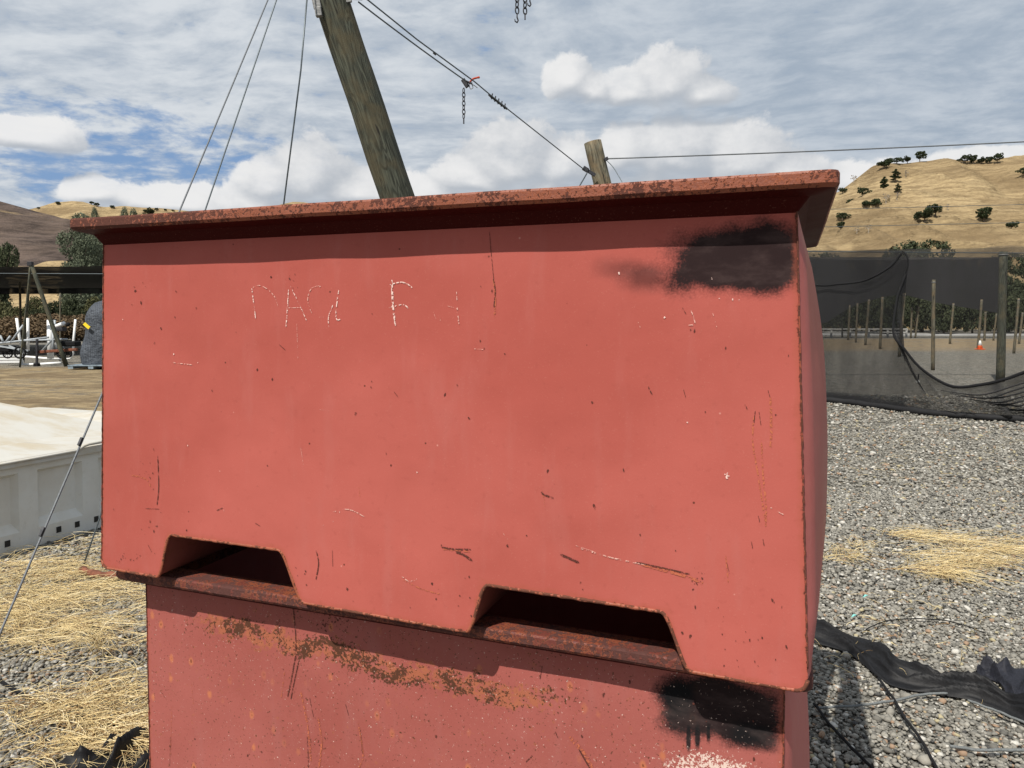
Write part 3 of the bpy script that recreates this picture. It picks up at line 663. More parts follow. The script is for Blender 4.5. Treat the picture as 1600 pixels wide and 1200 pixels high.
# ------------------------------------------------------------------ dry straw
m, t, b = mat('dry_straw'); r1 = t.attr('tint')
c = t.mix(r1, (.50, .36, .16), (.82, .68, .38)); c = t.mix(t.rng(r1, .80, .84), c, (.26, .16, .07)); c = t.mix(t.rng(r1, .12, .08), c, (.86, .74, .48))
t.put(b.inputs['Base Color'], c); b.inputs['Roughness'].default_value = .7; M_straw = m
def strands(clusters, name, label):
    """clusters: (px, py, sx, sy, n, length, angle, lift) in metres around a ground point"""
    VV = []; FF = []; TT = []; off = 0; NP = 7
    for (px, py, sx, sy, n, ln, ang, lift) in clusters:
        g = gnd(px, py); cx = RS.normal(g.x, sx, n); cy = RS.normal(g.y, sy, n)
        a = (RS.uniform(0, 6.283, n) if ang is None else RS.normal(ang, .45, n)); L = ln * RS.lognormal(0, .4, n) / NP
        pts = np.zeros((n, NP, 3)); x, y = cx.copy(), cy.copy(); z0 = RS.uniform(.004, lift, n)
        curl = RS.normal(0, .16, n) * np.where(RS.rand(n) < .35, 2.6, 1)
        arch = RS.uniform(0, lift * 1.2, n)
        for k in range(NP):
            pts[:, k, 0] = x; pts[:, k, 1] = y; pts[:, k, 2] = z0 + arch * math.sin(math.pi * k / (NP - 1)) + .012
            a = a + curl + RS.normal(0, .13, n); x = x + np.cos(a) * L; y = y + np.sin(a) * L
        d = np.gradient(pts, axis=1); d /= np.linalg.norm(d, axis=2, keepdims=True) + 1e-9
        side = np.stack([-d[..., 1], d[..., 0], np.zeros_like(d[..., 0])], -1); r = (RS.uniform(.0006, .0016, n)[:, None, None]) * np.linspace(1.2, .5, NP)[None, :, None]
        up = np.zeros_like(side); up[..., 2] = 1
        ring = np.stack([pts + side * r, pts - side * r, pts + up * r * 1.5], 2)  # n,NP,3,3
        V = ring.reshape(-1, 3); idx = np.arange(n * NP * 3).reshape(n, NP, 3)
        f = []
        for k in range(3):
            l = (k + 1) % 3
            f.append(np.stack([idx[:, :-1, k], idx[:, :-1, l], idx[:, 1:, l], idx[:, 1:, k]], -1).reshape(-1, 4))
        VV.append(V); FF.append(np.concatenate(f) + off); off += len(V); TT.append(np.repeat(RS.rand(n), NP * 3))
    o = np_mesh(name, np.concatenate(VV), np.concatenate(FF), M_straw, attrs={'tint': np.concatenate(TT)}, nper=4)
    tag(o, label, 'dry grass', kind='stuff')
L_ = []
for (px, py, sx, sy, n) in ((30, 905, .30, .16, 900), (110, 900, .22, .14, 800), (60, 945, .28, .13, 1300), (150, 935, .22, .12, 900), (20, 985, .22, .10, 1000), (110, 978, .26, .08, 900), (190, 960, .16, .08, 450), (190, 1010, .12, .05, 260), (60, 1015, .2, .05, 420),
                            (205, 905, .2, .10, 300), (-60, 960, .25, .2, 900), (150, 1035, .09, .05, 170), (180, 1095, .14, .06, 650), (110, 1110, .16, .06, 700), (190, 1135, .16, .05, 700), (90, 1150, .14, .05, 600), (150, 1175, .2, .05, 900), (30, 1120, .10, .05, 160),
                            (230, 1180, .1, .06, 300), (60, 1195, .12, .04, 260), (20, 880, .4, .1, 420), (140, 858, .3, .08, 300), (100, 930, .4, .3, 900), (120, 1120, .3, .15, 500)):
    for q in range(4):
        L_.append((px + RS.normal(0, 26), py + RS.normal(0, 13), sx * .42, sy * .34, int(n * .040), .26, RS.normal(.1, .5) if RS.rand() < .7 else None, .028))
    L_.append((px, py, sx, sy, int(n * .045), .16, None, .03))
L_.append((152, 1032, .015, .012, 60, .16, None, .10))
strands(L_, 'dry_straw', 'matted yellow straw over the gravel left of the red bins')
strands([(1405, 842, .07, .02, 60, .30, .02, .03), (1450, 847, .12, .02, 70, .34, -.05, .03), (1500, 852, .12, .02, 55, .3, -.1, .03), (1525, 868, .16, .02, 90, .28, .05, .03), (1500, 886, .14, .03, 170, .24, .05, .035), (1575, 866, .12, .03, 90, .28, .2, .03),
         (1440, 872, .10, .03, 45, .30, .1, .03), (1425, 896, .10, .02, 45, .3, 0, .03), (1465, 900, .08, .025, 95, .22, 0, .03), (1490, 908, .06, .03, 40, .2, None, .03), (1322, 872, .07, .04, 55, .16, .8, .03), (1345, 860, .04, .04, 40, .14, 1.0, .03), (1300, 880, .07, .02, 35, .2, 0, .03), (1640, 850, .2, .08, 120, .25, .2, .03),
         (1330, 1010, .3, .25, 40, .09, None, .02), (1450, 750, 1.2, .8, 120, .10, None, .02), (1420, 960, .3, .2, 50, .08, None, .02), (1500, 690, 2, 1, 120, .12, None, .02)], 'dry_straw', 'sparse golden straw scraps lying on the gravel right of the bins')

# ------------------------------------------------------------------ hills
def proj(p):
    v = Vector(p) - Vector((0, 0, CAM_H)); c, s = math.cos(PITCH), math.sin(PITCH)
    dpt = v.y * c - v.z * s; up = v.y * s + v.z * c
    return 800 + F * v.x / dpt, 600 - F * (up / dpt - SHY)
class Hill:
    def __init__(s, ridge, D0, D1, y0, amp, seed, nf, pw=1.0, D1f=None):
        s.rx = [p[0] for p in ridge]; s.ry = [p[1] for p in ridge]; s.D0, s.D1, s.y0, s.amp, s.seed, s.nf, s.pw = D0, D1, y0, amp, seed, nf, pw
    def pt(s, px, t):
        yr = float(np.interp(px, s.rx, s.ry)); D_ = s.D0 + (s.D1 - s.D0) * t
        if t <= 1: yy = s.y0 + (yr - s.y0) * (t ** s.pw)
        else: yy = yr
        p = at(px, yy, D_)
        if t > 1: p.z -= (t - 1) ** 1.5 * (s.D1 - s.D0) * .45
        k = min(1, t * 4) * (1 - .75 * max(0, min(1, (t - .8) / .2)))
        q_ = Vector((p.x * s.nf, p.y * s.nf * .6, s.seed)); q_ = q_ + mn.noise_vector(q_ * .7) * .6
        n = 1 - abs(mn.noise(q_)) * 2.2; n2 = 1 - abs(mn.noise(q_ * 2.7 + Vector((3, 1, 0)))) * 2; n3 = mn.noise(q_ * 7)
        p.z += s.amp * k * (n * .8 + n2 * .3 + n3 * .10)
        return p
    def build(s, name, px0, px1, material, n=150, m_=90):
        mb = MB(); mb.grid([[s.pt(px0 + (px1 - px0) * i / n, j / m_ * 1.5) for j in range(m_ + 1)] for i in range(n + 1)], n + 1, m_ + 1)
        o = mb.build(name, material, smooth=True); tag(o, kind='structure'); return o
    def find(s, px, py):
        best = None
        for i in range(201):
            t = i / 200; p = s.pt(px, t); e = abs(proj(p)[1] - py)
            if best is None or e < best[0]: best = (e, p)
        return best[1]
def hill_mat(name, burnt=False):
    m, t, b = mat(name); P = t.pos(); x, y, z = t.sep(P)
    n = t.noise(t.scl(P, 1, 1, 3), .018, 6, .62); n2 = t.noise(t.scl(P, 1, 1, 6), .09, 6, .7); n3 = t.noise(t.scl(P, 1, .5, 4), .6, 5, .7)
    c = t.mix(t.rng(n, .36, .64), (.25, .18, .098), (.46, .345, .19))
    c = t.mix(t.rng(n2, .42, .66, 0, .75), c, (.20, .145, .08)); c = t.mix(t.rng(n3, .46, .7, 0, .6), c, (.16, .115, .066))
    tr_ = t.m('SINE', t.sum(t.mul(z, 2.2), t.mul(t.noise(P, .03, 5, .65), 26))); c = t.mix(t.mul(t.rng(tr_, .1, .95), .34), c, (.17, .12, .065))
    if burnt:
        sl_ = t.noise(t.vm('ADD', t.scl(P, .5, .3, 1.6), (31, 0, 0)), .022, 5, .6); k = t.rng(t.sum(sl_, t.mul(t.sub(n2, .5), .2)), .54, .63, 1, 0)
        bc = t.mix(t.rng(n2, .35, .65), (.045, .036, .034), (.14, .105, .09)); bc = t.mix(t.rng(n, .4, .7, 0, .5), bc, (.17, .125, .10))
        c = t.mix(t.mul(k, .96), c, bc)
    t.put(b.inputs['Base Color'], c); b.inputs['Roughness'].default_value = 1; b.inputs['Specular IOR Level'].default_value = .05
    t.put(b.inputs['Normal'], t.bump(t.sum(n2, t.mul(n3, .3)), .8, 4.0))
    return m
M_gold = hill_mat('golden_grass_hill'); M_burn = hill_mat('burnt_grass_hill', True)
HR = Hill([(1000, 345), (1150, 335), (1250, 318), (1310, 303), (1340, 281), (1370, 264), (1400, 256), (1440, 252), (1500, 255), (1560, 255), (1600, 248), (1700, 236), (1850, 240), (2300, 290)], 150, 430, 512, 11.0, 3.0, .020)
HR.build('golden_hill', 1000, 2300, M_gold, 260, 130)
HL = Hill([(-700, 330), (-200, 340), (20, 335), (70, 322), (92, 319), (115, 315), (135, 317), (160, 326), (200, 326), (270, 331), (340, 334), (410, 329), (440, 322), (460, 319), (520, 323), (600, 322), (700, 323), (900, 318), (1200, 335)], 520, 860, 500, 14, 8.0, .010)
HL.build('golden_hill', -700, 1200, M_gold, 220, 80)
HB = Hill([(-900, 240), (-300, 262), (-100, 292), (0, 316), (40, 326), (80, 337), (110, 344), (135, 356), (170, 382), (210, 420), (260, 470), (330, 505)], 150, 330, 509, 6.5, 12.0, .020)
HB.build('burnt_hill', -900, 330, M_burn, 180, 110)
HS = Hill([(-300, 470), (0, 440), (40, 421), (70, 409), (100, 407), (140, 417), (200, 440), (300, 480)], 105, 150, 509, .8, 2.0, .03)
HS.build('grass_slope', -300, 300, M_gold, 80, 40)

# ------------------------------------------------------------------ foliage
def leaf_mat(name, a, b_):
    m, t, b = mat(name); r = t.attr('tint'); c = t.mix(r, a, b_)
    t.put(b.inputs['Base Color'], c); b.inputs['Roughness'].default_value = .75; b.inputs['Specular IOR Level'].default_value = .12; return m
M_oak = leaf_mat('oak_leaves', (.018, .028, .014), (.060, .075, .036)); M_dk = leaf_mat('dark_leaves', (.020, .028, .014), (.075, .085, .045))
M_gum = leaf_mat('grey_green_leaves', (.065, .08, .052), (.13, .145, .095)); M_brush = leaf_mat('russet_brush', (.09, .062, .035), (.19, .135, .08)); M_bush = leaf_mat('olive_bush_leaves', (.045, .05, .022), (.12, .115, .055))
M_bark = simple('bark', (.13, .10, .075), .9, var=.35, sc_=12, stretch=(1, 1, .3)); M_twig = simple('pale_bare_twigs', (.30, .26, .21), .9)
def crown_mesh(name, blobs, n, leaf, material, seed=0, pull=.6):
    rs = np.random.RandomState(seed); B = np.array(blobs); wgt = B[:, 3] * B[:, 4]; k = rs.choice(len(B), n, p=wgt / wgt.sum())
    d = rs.normal(size=(n, 3)); d /= np.linalg.norm(d, axis=1, keepdims=True); r = rs.uniform(.35, 1.05, n) ** .6
    c = B[k, :3] + d * r[:, None] * np.stack([B[k, 3], B[k, 3], B[k, 4]], 1)
    # clump the leaves: pull them toward random clump centres
    cl = c[rs.choice(n, max(12, n // 60))]; j = rs.randint(0, len(cl), n)
    D2 = ((c[:, None, :] - cl[None, :min(len(cl), 160)]) ** 2).sum(2) if n <= 30000 else None
    if D2 is not None: j = D2.argmin(1); c = c + (cl[j] - c) * rs.uniform(.15 * pull / .6, pull, n)[:, None]
    a = rs.normal(size=(n, 3)); a /= np.linalg.norm(a, axis=1, keepdims=True); b2 = np.cross(a, rs.normal(size=(n, 3))); b2 /= np.linalg.norm(b2, axis=1, keepdims=True)
    s = leaf * rs.uniform(.6, 1.4, n)[:, None]
    V = np.stack([c + a * s, c - a * s * .6 + b2 * s * .7, c - a * s * .6 - b2 * s * .7], 1).reshape(-1, 3)
    tint = np.repeat(np.clip(.25 * rs.rand(n) + .6 * rs.rand(len(cl))[j] + .15, 0, 1), 3)
    return V, np.arange(n * 3).reshape(-1, 3), tint
def tree_proto(name, blobs, n, leaf, material, trunk, limbs, seed, tr=.03, bark=None):
    """unit-height tree: Empty > trunk, crown"""
    T = thing(name, (0, 0, -50), None, None)
    V, Fc, tint = crown_mesh('crown', blobs, n, leaf, material, seed, .3 if material in (M_gum, M_brush, M_bush) else .6)
    mb = MB(); th = trunk; rs = random.Random(seed)
    mb.tube([(0, 0, -.03), (0.01, 0, th * .5), (-.01, .01, th)], [tr * 1.25, tr, tr * .8], 7)
    for bl in rs.sample(blobs, min(limbs, len(blobs))):
        e = Vector(bl[:3]); mid = Vector((e.x * .45, e.y * .45, th + (e.z - th) * .5)); mb.tube([(0, 0, th * .8), mid, e], [tr * .7, tr * .4, tr * .15], 5)
    o = mb.build('trunk', bark or M_bark, None, at_=(0, 0, 0)); o.parent = T
    np_mesh('crown', V, Fc, material, T, attrs={'tint': tint})
    return T
def oakblobs(seed, wide=.55, base=.28, k=9, flat=.22):
    r = random.Random(seed); L = [(0, 0, base + .32, wide * .55, .3)]
    for i in range(k):
        a = r.uniform(0, 6.28); d = r.uniform(.3, 1) * wide * .75; L.append((d * math.cos(a), d * math.sin(a), r.uniform(base + .08, .82), r.uniform(.13, .24), r.uniform(.10, .18)))
    return L
PRO = {}
for i in range(3): PRO['oak%d' % i] = tree_proto('oak_tree', oakblobs(i + 1, .55 + .1 * i, .22), 4200, .036, M_oak, .30, 6, i + 3, .035)
PRO['pine'] = tree_proto('pine_tree', [(0, 0, .95, .05, .06), (.03, 0, .8, .13, .08), (-.06, 0, .66, .15, .08), (.07, 0, .5, .17, .08), (-.08, 0, .38, .14, .07), (.1, 0, .28, .10, .05)], 1600, .034, M_oak, .9, 4, 9, .02)
PRO['bare'] = tree_proto('bare_tree', [(-.15, 0, .75, .12, .1), (.12, 0, .85, .12, .08), (0, .1, .6, .2, .1), (.2, 0, .55, .12, .08), (-.22, 0, .5, .1, .08)], 240, .03, M_twig, .5, 5, 19, .025, M_twig)
PRO['broad'] = tree_proto('broadleaf_tree', oakblobs(11, .5, .14, 16), 15000, .017, M_dk, .25, 9, 21, .025)
PRO['broad2'] = tree_proto('broadleaf_tree', oakblobs(14, .62, .10, 18), 15000, .017, M_dk, .22, 9, 22, .025)
PRO['gum'] = tree_proto('eucalyptus_tree', [(0, 0, .9, .10, .10), (.12, .05, .75, .16, .12), (-.14, 0, .7, .16, .13), (.02, -.1, .6, .2, .14), (.2, 0, .52, .16, .12), (-.22, .1, .48, .18, .12), (0, 0, .36, .26, .12), (.25, 0, .3, .15, .12), (-.26, 0, .26, .16, .12), (0, 0, .2, .24, .1)], 22000, .010, M_gum, .5, 8, 23, .02)
PRO['bush'] = tree_proto('bush', [(0, 0, .5, .5, .42), (.4, 0, .4, .35, .36), (-.42, .1, .42, .38, .36), (.1, 0, .75, .3, .25), (-.75, 0, .3, .25, .28), (.75, 0, .3, .25, .28)], 7000, .035, M_bush, .2, 4, 25, .03)
PRO['brush'] = tree_proto('brush', [(0, 0, .5, .6, .42), (.5, 0, .4, .45, .36), (-.5, .1, .42, .45, .36), (-1, 0, .3, .35, .28), (1, 0, .3, .35, .28)], 7000, .035, M_brush, .2, 5, 26, .03, M_twig)
PRO['dkbush'] = tree_proto('bush', [(0, 0, .5, .6, .46), (.5, 0, .45, .45, .4), (-.5, .1, .45, .45, .4), (0.1, 0, .8, .35, .22), (-1, 0, .4, .38, .36), (1, 0, .4, .38, .36)], 12000, .03, M_dk, .2, 4, 27, .03)
USED = set()
def plant(kind, p, h, label, cat='tree', group=None, wide=1.0, rz=None):
    o = PRO[kind]
    if kind in USED: o = copy_tree(o)
    USED.add(kind)
    for k in ('group',):
        if k in o: del o[k]
    o.location = p; o.scale = (h * wide, h * wide, h); o.rotation_euler = (0, 0, random.uniform(0, 6.28) if rz is None else rz)
    tag(o, label, cat, group); return o
G1 = 'oaks scattered over the golden hill'
def on_hill(H, px, pyb, pxh, kind, label, wide=1.0, group=G1, cat='tree'):
    p = H.find(px, pyb); h = pxh / F * p.y * 1.15; wide *= 1.0; p.z -= .04 * h; plant(kind, p, h, label, cat, group, wide)
k = 0
for (px, y, h, kind, wd, lb) in (
    (1381, 263, 14, 'oak1', 1.3, 'dark oak at the left end of the golden ridge line, leaning down slope'),
    (1388, 260, 13, 'oak0', 1.1, 'round oak second from the left on the golden ridge line'),
    (1401, 256, 11, 'oak2', 1.2, 'low flat oak in the middle of the left ridge-top group'),
    (1418, 253, 11, 'oak1', 1.1, 'small oak just left of the tallest tree on the golden ridge'),
    (1437, 252, 16, 'oak0', 1.0, 'tallest lone oak on the crest of the golden hill, sky under its crown'),
    (1508, 256, 13, 'oak2', 1.2, 'wide oak at the left end of the right-hand ridge-top grove'),
    (1521, 256, 14, 'oak0', 1.0, 'oak second from left in the right-hand ridge-top grove'),
    (1534, 256, 11, 'oak1', 1.0, 'thin oak in the middle of the right-hand ridge-top grove'),
    (1546, 256, 12, 'oak0', .9, 'oak second from right in the right-hand ridge-top grove'),
    (1558, 255, 15, 'oak2', .9, 'tall oak at the right end of the right-hand ridge-top grove'),
    (1350, 307, 15, 'oak2', 1.0, 'single round oak on the slope above a pair of bushy oaks'),
    (1330, 327, 16, 'oak0', 1.1, 'round dark oak on the slope close to the bin rim'),
    (1352, 327, 13, 'oak1', 1.0, 'left half of the bushy oak pair right of the round oak'),
    (1367, 326, 15, 'oak2', .9, 'right half of the bushy oak pair right of the round oak'),
    (1381, 301, 22, 'pine', 1.6, 'slim ragged tree in the gully, left of its taller neighbour'),
    (1399, 286, 19, 'pine', 1.9, 'ragged tree highest up in the gully of the golden hill'),
    (1402, 303, 14, 'pine', 1.8, 'short ragged tree below the highest one in the gully'),
    (1444, 346, 20, 'oak1', 1.25, 'left part of the wide dark oak clump on the mid slope'),
    (1461, 338, 18, 'oak2', 1.2, 'right part of the wide dark oak clump on the mid slope'),
    (1537, 346, 24, 'oak0', 1.05, 'largest round oak standing alone on the right mid slope'),
    (1579, 359, 14, 'oak1', 1.2, 'small squat oak low on the slope near the right edge'),
    (1600, 276, 15, 'oak2', 1.0, 'dark oak high on the slope cut by the right edge'),
    (1316, 346, 14, 'oak2', 1.1, 'upper of two oaks half hidden behind the bin rim'),
    (1313, 359, 13, 'oak0', 1.1, 'lower of two oaks half hidden behind the bin rim'),
    (1316, 303, 11, 'oak1', 1.0, 'oak just beside the bin rim near the ridge start')):
    on_hill(HR, px, y, h, kind, lb, wd)
for (px, y, h, lb) in ((1384, 318, 16, 'bare grey tree at the foot of the gully trees'), (1401, 312, 12, 'bare grey shrub right of the taller bare tree in the gully'), (1415, 276, 11, 'bare grey shrub beside the highest gully tree'),
                       (1480, 328, 10, 'bare grey shrub just right of the wide oak clump'), (1338, 367, 11, 'left bare grey shrub low on the slope near the bin'), (1356, 365, 12, 'right bare grey shrub low on the slope near the bin'), (1334, 286, 12, 'bare snag on the skyline near the bin rim')):
    on_hill(HR, px, y, h, 'bare', lb, 1.3, 'bare shrubs on the golden hill', 'bare tree')
for (px, y, h, lb) in ((90, 321, 6, 'tiny round oak left of the far golden summit'), (143, 320, 6, 'tiny oak just right of the far golden summit'), (152, 323, 6, 'tiny oak a little further right of the far summit'), (175, 327, 6, 'dark tree speck left of the pines on the far ridge'), (235, 338, 13, 'round grey oak on the far golden slope above the bin rim'),
                       (245, 330, 5, 'far ridge oak above the round grey one'), (258, 330, 4, 'far ridge oak near the left guy cable'), (270, 331, 4, 'far ridge oak closest to the left guy cable'), (60, 327, 4, 'tiny oak where far ridge meets the burnt hill'),
                       (505, 324, 4, 'tiny oak on the skyline left of the leaning pole'), (575, 323, 4, 'dark speck of an oak beside the leaning pole foot'), (702, 322, 7, 'small flat oak on the skyline right of the leaning pole')):
    on_hill(HL, px, y, h, 'oak%d' % (k % 3), lb, 1.2, 'oaks on the far ridge'); k += 1
def plant_px(kind, px, ytop, D_, label, cat='tree', wide=1.0, group=None):
    p = at(px, 498, D_); p.z = -.1; top = at(px, ytop, D_).z; plant(kind, p, top + .1, label, cat, group, wide)
plant_px('gum', 130, 331, 80, 'tall grey-green eucalyptus behind the left end of the bin', 'tree', .75, 'trees beyond the yard')
plant_px('gum', 158, 338, 92, 'grey-green eucalyptus partly hidden by the left edge of the bin', 'tree', .8, 'trees beyond the yard')
plant_px('gum', 152, 322, 150, 'narrow pine-like tree rising just left of the bin rim pines', 'tree', .3, 'trees beyond the yard')
plant_px('gum', 198, 322, 150, 'left spiky tree peeking over the bin rim', 'tree', .35, 'trees beyond the yard')
plant_px('gum', 212, 324, 160, 'right spiky tree peeking over the bin rim', 'tree', .35, 'trees beyond the yard')
plant_px('broad', -6, 371, 70, 'dark green tree cut by the left edge above the shade roof', 'tree', .45, 'trees beyond the yard')
GB = 'dark trees beyond the netted yard'
for (px, y, D_, kd, wd, lb) in ((1320, 392, 96, 'broad', 1.0, 'dark tree nearest the bin in the row beyond the netting'), (1362, 388, 92, 'broad2', .8, 'dark tree between the bin-side tree and the tallest one'), (1402, 371, 95, 'broad', .9, 'tallest bushy tree top above the netting at the rope peak'),
                                (1440, 384, 90, 'broad2', .8, 'bushy tree right of the tallest one above the netting'), (1478, 398, 88, 'broad', .8, 'lower dark tree behind the netting, middle of the row'), (1512, 392, 96, 'broad2', .7, 'tree behind the netting left of the near wooden post'),
                                (1545, 392, 98, 'broad', .7, 'tree behind the netting just left of the near wooden post'), (1592, 405, 86, 'broad2', .7, 'dark green tree right of the near wooden post'), (1660, 395, 90, 'broad', .9, 'dark tree mostly outside the right edge')):
    plant_px(kd, px, y, D_, lb, 'tree', wd, GB)
for i, (px, y, D_) in enumerate(((1290, 455, 84), (1335, 448, 82), (1385, 442, 80), (1430, 450, 84), (1475, 446, 80), (1520, 448, 82), (1560, 444, 80), (1605, 440, 82))):
    lb = ['dark bush beside the bin edge behind the small posts', 'dark bush left of the railing end', 'dark bush behind the white railing end', 'dark bush right of the white railing', 'dark bush in the middle of the far undergrowth', 'dark bush behind the traffic cone', 'dark bush behind the near wooden post', 'dark bush at the right edge of the far undergrowth'][i]
    plant_px('dkbush', px, y, D_, lb, 'bush', .62, 'undergrowth beyond the netted yard')
for (px, y, D_, kd, lb) in ((5, 470, 62, 'bush', 'olive bush at the left edge under the shade roof'), (58, 462, 66, 'bush', 'olive green bush between the two tripod legs'), (88, 470, 64, 'dkbush', 'dark bush right of the tripod under the shade roof'), (25, 478, 58, 'bush', 'small olive bush beside the leftmost posts'),
                            (115, 466, 66, 'dkbush', 'dark bush left of the wrapped pallet load'), (150, 462, 66, 'bush', 'olive bush behind the wrapped pallet load')):
    plant_px(kd, px, y, D_, lb, 'bush', .6, 'bushes under the left shade roof')
plant_px('brush', 72, 484, 55, 'russet dry brush right of the tripod under the shade roof', 'brush', 1.4, 'russet brush'); plant_px('brush', 125, 487, 54, 'russet dry brush left of the wrapped pallet load', 'brush', 1.5, 'russet brush'); plant_px('brush', 25, 489, 52, 'russet dry brush near the left edge posts', 'brush', 1.5, 'russet brush')
# ------------------------------------------------------------------ timber, cables, nets
def wood_mat(name, lt, dk, sc_=1.0):
    m, t, b = mat(name); P = t.coord(); v = t.scl(P, 1, 1, .10)
    n0 = t.noise(v, 7 * sc_, 3, .5, dist=.4); bands = t.m('FRACT', t.mul(n0, 24.0)); ring = t.rng(t.m('ABSOLUTE', t.sub(bands, .5)), .12, .46)
    n = t.noise(t.scl(P, 1, 1, .05), 60 * sc_, 5, .65); n2 = t.noise(P, 5, 4, .55)
    c = t.mix(t.rng(n, .3, .7), dk, lt); c = t.mix(t.mul(ring, .7), c, tuple(x * .5 for x in dk)); c = t.mix(t.rng(n2, .42, .66, 0, .6), c, (lt[0] * 1.05, lt[1] * .8, lt[2] * .6))
    c = t.mix(t.rng(t.noise(t.scl(P, 1, 1, .12), 26 * sc_, 3, .6), .62, .68), c, (.02, .018, .014))
    t.put(b.inputs['Base Color'], c); b.inputs['Roughness'].default_value = .85; t.put(b.inputs['Normal'], t.bump(t.sum(n, t.mul(ring, .4)), .7, .006)); return m
M_pole = wood_mat('treated_pole_timber', (.105, .112, .082), (.034, .036, .026)); M_post = wood_mat('weathered_post', (.19, .175, .125), (.085, .076, .052), .8)
M_cable = simple('steel_cable', (.12, .14, .15), .45, .6, var=.3, sc_=300); M_cable2 = simple('light_cable', (.15, .16, .17), .6, .3, var=.3, sc_=200)
M_iron = simple('dark_iron', (.045, .045, .05), .55, .5, var=.4, sc_=60); M_galv = simple('galvanised_steel', (.20, .20, .195), .55, .4, var=.3, sc_=60)
M_redrope = simple('red_rope', (.45, .07, .035), .8); M_black = simple('black_rope', (.008, .008, .009), .95); M_greyrope = simple('grey_rope', (.14, .15, .15), .9, sc_=200); M_white = simple('white_pipe', (.80, .80, .78), .4, var=.06, sc_=4)
M_greym = simple('grey_painted_steel', (.36, .39, .41), .5, var=.2, sc_=8); M_rustb = simple('rusty_beam', (.16, .06, .035), .85, var=.5, sc_=14)
def pole_pts(a, b, r0, r1, n=26, wob=.004):
    a, b = Vector(a), Vector(b); return [a.lerp(b, i / n) + Vector((mn.noise(Vector((i * .3, 1, r0))), mn.noise(Vector((i * .3, 7, r0))), 0)) * wob for i in range(n + 1)], [r0 + (r1 - r0) * i / n + mn.noise(Vector((i * .5, 3, r1))) * r0 * .02 for i in range(n + 1)]
def timber(name, a, b, r0, r1, material, label=None, cat='post', parent=None, group=None, seg=18, n=26):
    """a round timber built along its own z axis so the grain follows it"""
    a, b = Vector(a), Vector(b); L = (b - a).length; pts, rr = pole_pts((0, 0, 0), (0, 0, L), r0, r1, n)
    mb = MB(); mb.tube(pts, rr, seg); top = len(mb.v)
    me = bpy.data.meshes.new(name); me.from_pydata(mb.v, [], mb.f); me.update()
    o = link(name, me, material, None, smooth=True); o.rotation_mode = 'QUATERNION'; o.rotation_quaternion = (b - a).to_track_quat('Z', 'Y')
    for p in me.polygons:
        if len(p.vertices) > 4: p.use_smooth = False
    if parent is not None: o.parent = parent; o.location = a - origin(parent)
    else: o.location = a; tag(o, label, cat, group)
    return o
# big leaning pole
pb = at(779, 498, 6.65); pb.z = -.05
ptop = at(471, -140, 5.8)
PT = thing('leaning_pole', (pb.x, pb.y, 0), 'thick weathered timber pole leaning left behind the red bin', 'pole')
timber('shaft', pb, ptop, .150, .133, M_pole, parent=PT, seg=28, n=40)
def clip(mb, p, d, s=1.0):
    d = Vector(d).normalized(); mb.bar(p - d * .03 * s, p + d * .03 * s, .016 * s, .02 * s)
mb = MB(); q0 = at(500, 12, 5.87); ax = (ptop - pb).normalized()
mb.bar(at(487, -30, 5.80), at(497, 14, 5.80), .03, .06); mb.bar(at(497, 12, 5.80), at(499, 26, 5.80), .045, .05); mb.bar(at(480, -4, 5.8), at(497, -12, 5.8), .03, .03); mb.build('bracket', M_galv, PT, bevel=.003)
mb = MB(); mb.bar(at(540, -30, 5.86), at(545, 4, 5.86), .02, .05); mb.build('bracket', M_galv, PT, bevel=.003)
mb = MB(); mb.bar(at(549, -6, 5.85), at(566, -5, 5.85), .045, .04); mb.bar(at(550, -9, 5.85), at(566, -12, 5.85), .02, .02); mb.build('shackle', M_iron, PT, bevel=.006)
mb = MB()
for (x, y) in ((526, 40), (547, 42)): pass
# guy cables
GC = 'guy cables of the leaning pole'
def cable(name, pts, r, material, label, cat='cable', group=None, clips=(), sag=0.0):
    T = thing(name, Vector(pts[0]), label, cat, group)
    P_ = [Vector(p) for p in pts]
    if len(P_) == 2:
        n = 24; P_ = [P_[0].lerp(P_[1], i / n) - Vector((0, 0, sag * 4 * (i / n) * (1 - i / n))) for i in range(n + 1)]
    mb = MB(); mb.tube(P_, r, 6); mb.build('wire', material, T, smooth=True)
    for c_ in clips:
        mb = MB(); clip(mb, Vector(c_), P_[-1] - P_[0], .62); mb.build('clip', M_iron, T)
    return T
g1a = gnd(-92, 1205); g2a = gnd(128, 890); g3a = gnd(383, 790)
def on_line(a, b, py):
    lo, hi = 0.0, 1.0
    for _ in range(40):
        m_ = (lo + hi) / 2
        if proj(a.lerp(b, m_))[1] < py: lo = m_
        else: hi = m_
    return a.lerp(b, lo)
A1 = at(473, -132, 5.8)
cable('guy_cable', (A1, g1a), .0048, M_cable2, 'left guy cable running down in front of the white bin lid to the lower left', 'guy cable', GC, [on_line(A1, g1a, 690), on_line(A1, g1a, 831)], 0.02)
cable('guy_cable', (at(475, -128, 5.8), g2a), .0050, M_cable, 'middle guy cable anchored in straw left of the bins', 'guy cable', GC, sag=.015)
cable('guy_cable', (at(480, -6, 5.8), at(470, 110, 5.82), at(463, 165, 5.84), g3a), .0062, M_cable, 'right guy cable hanging nearly upright from the pole bracket', 'guy cable', GC)
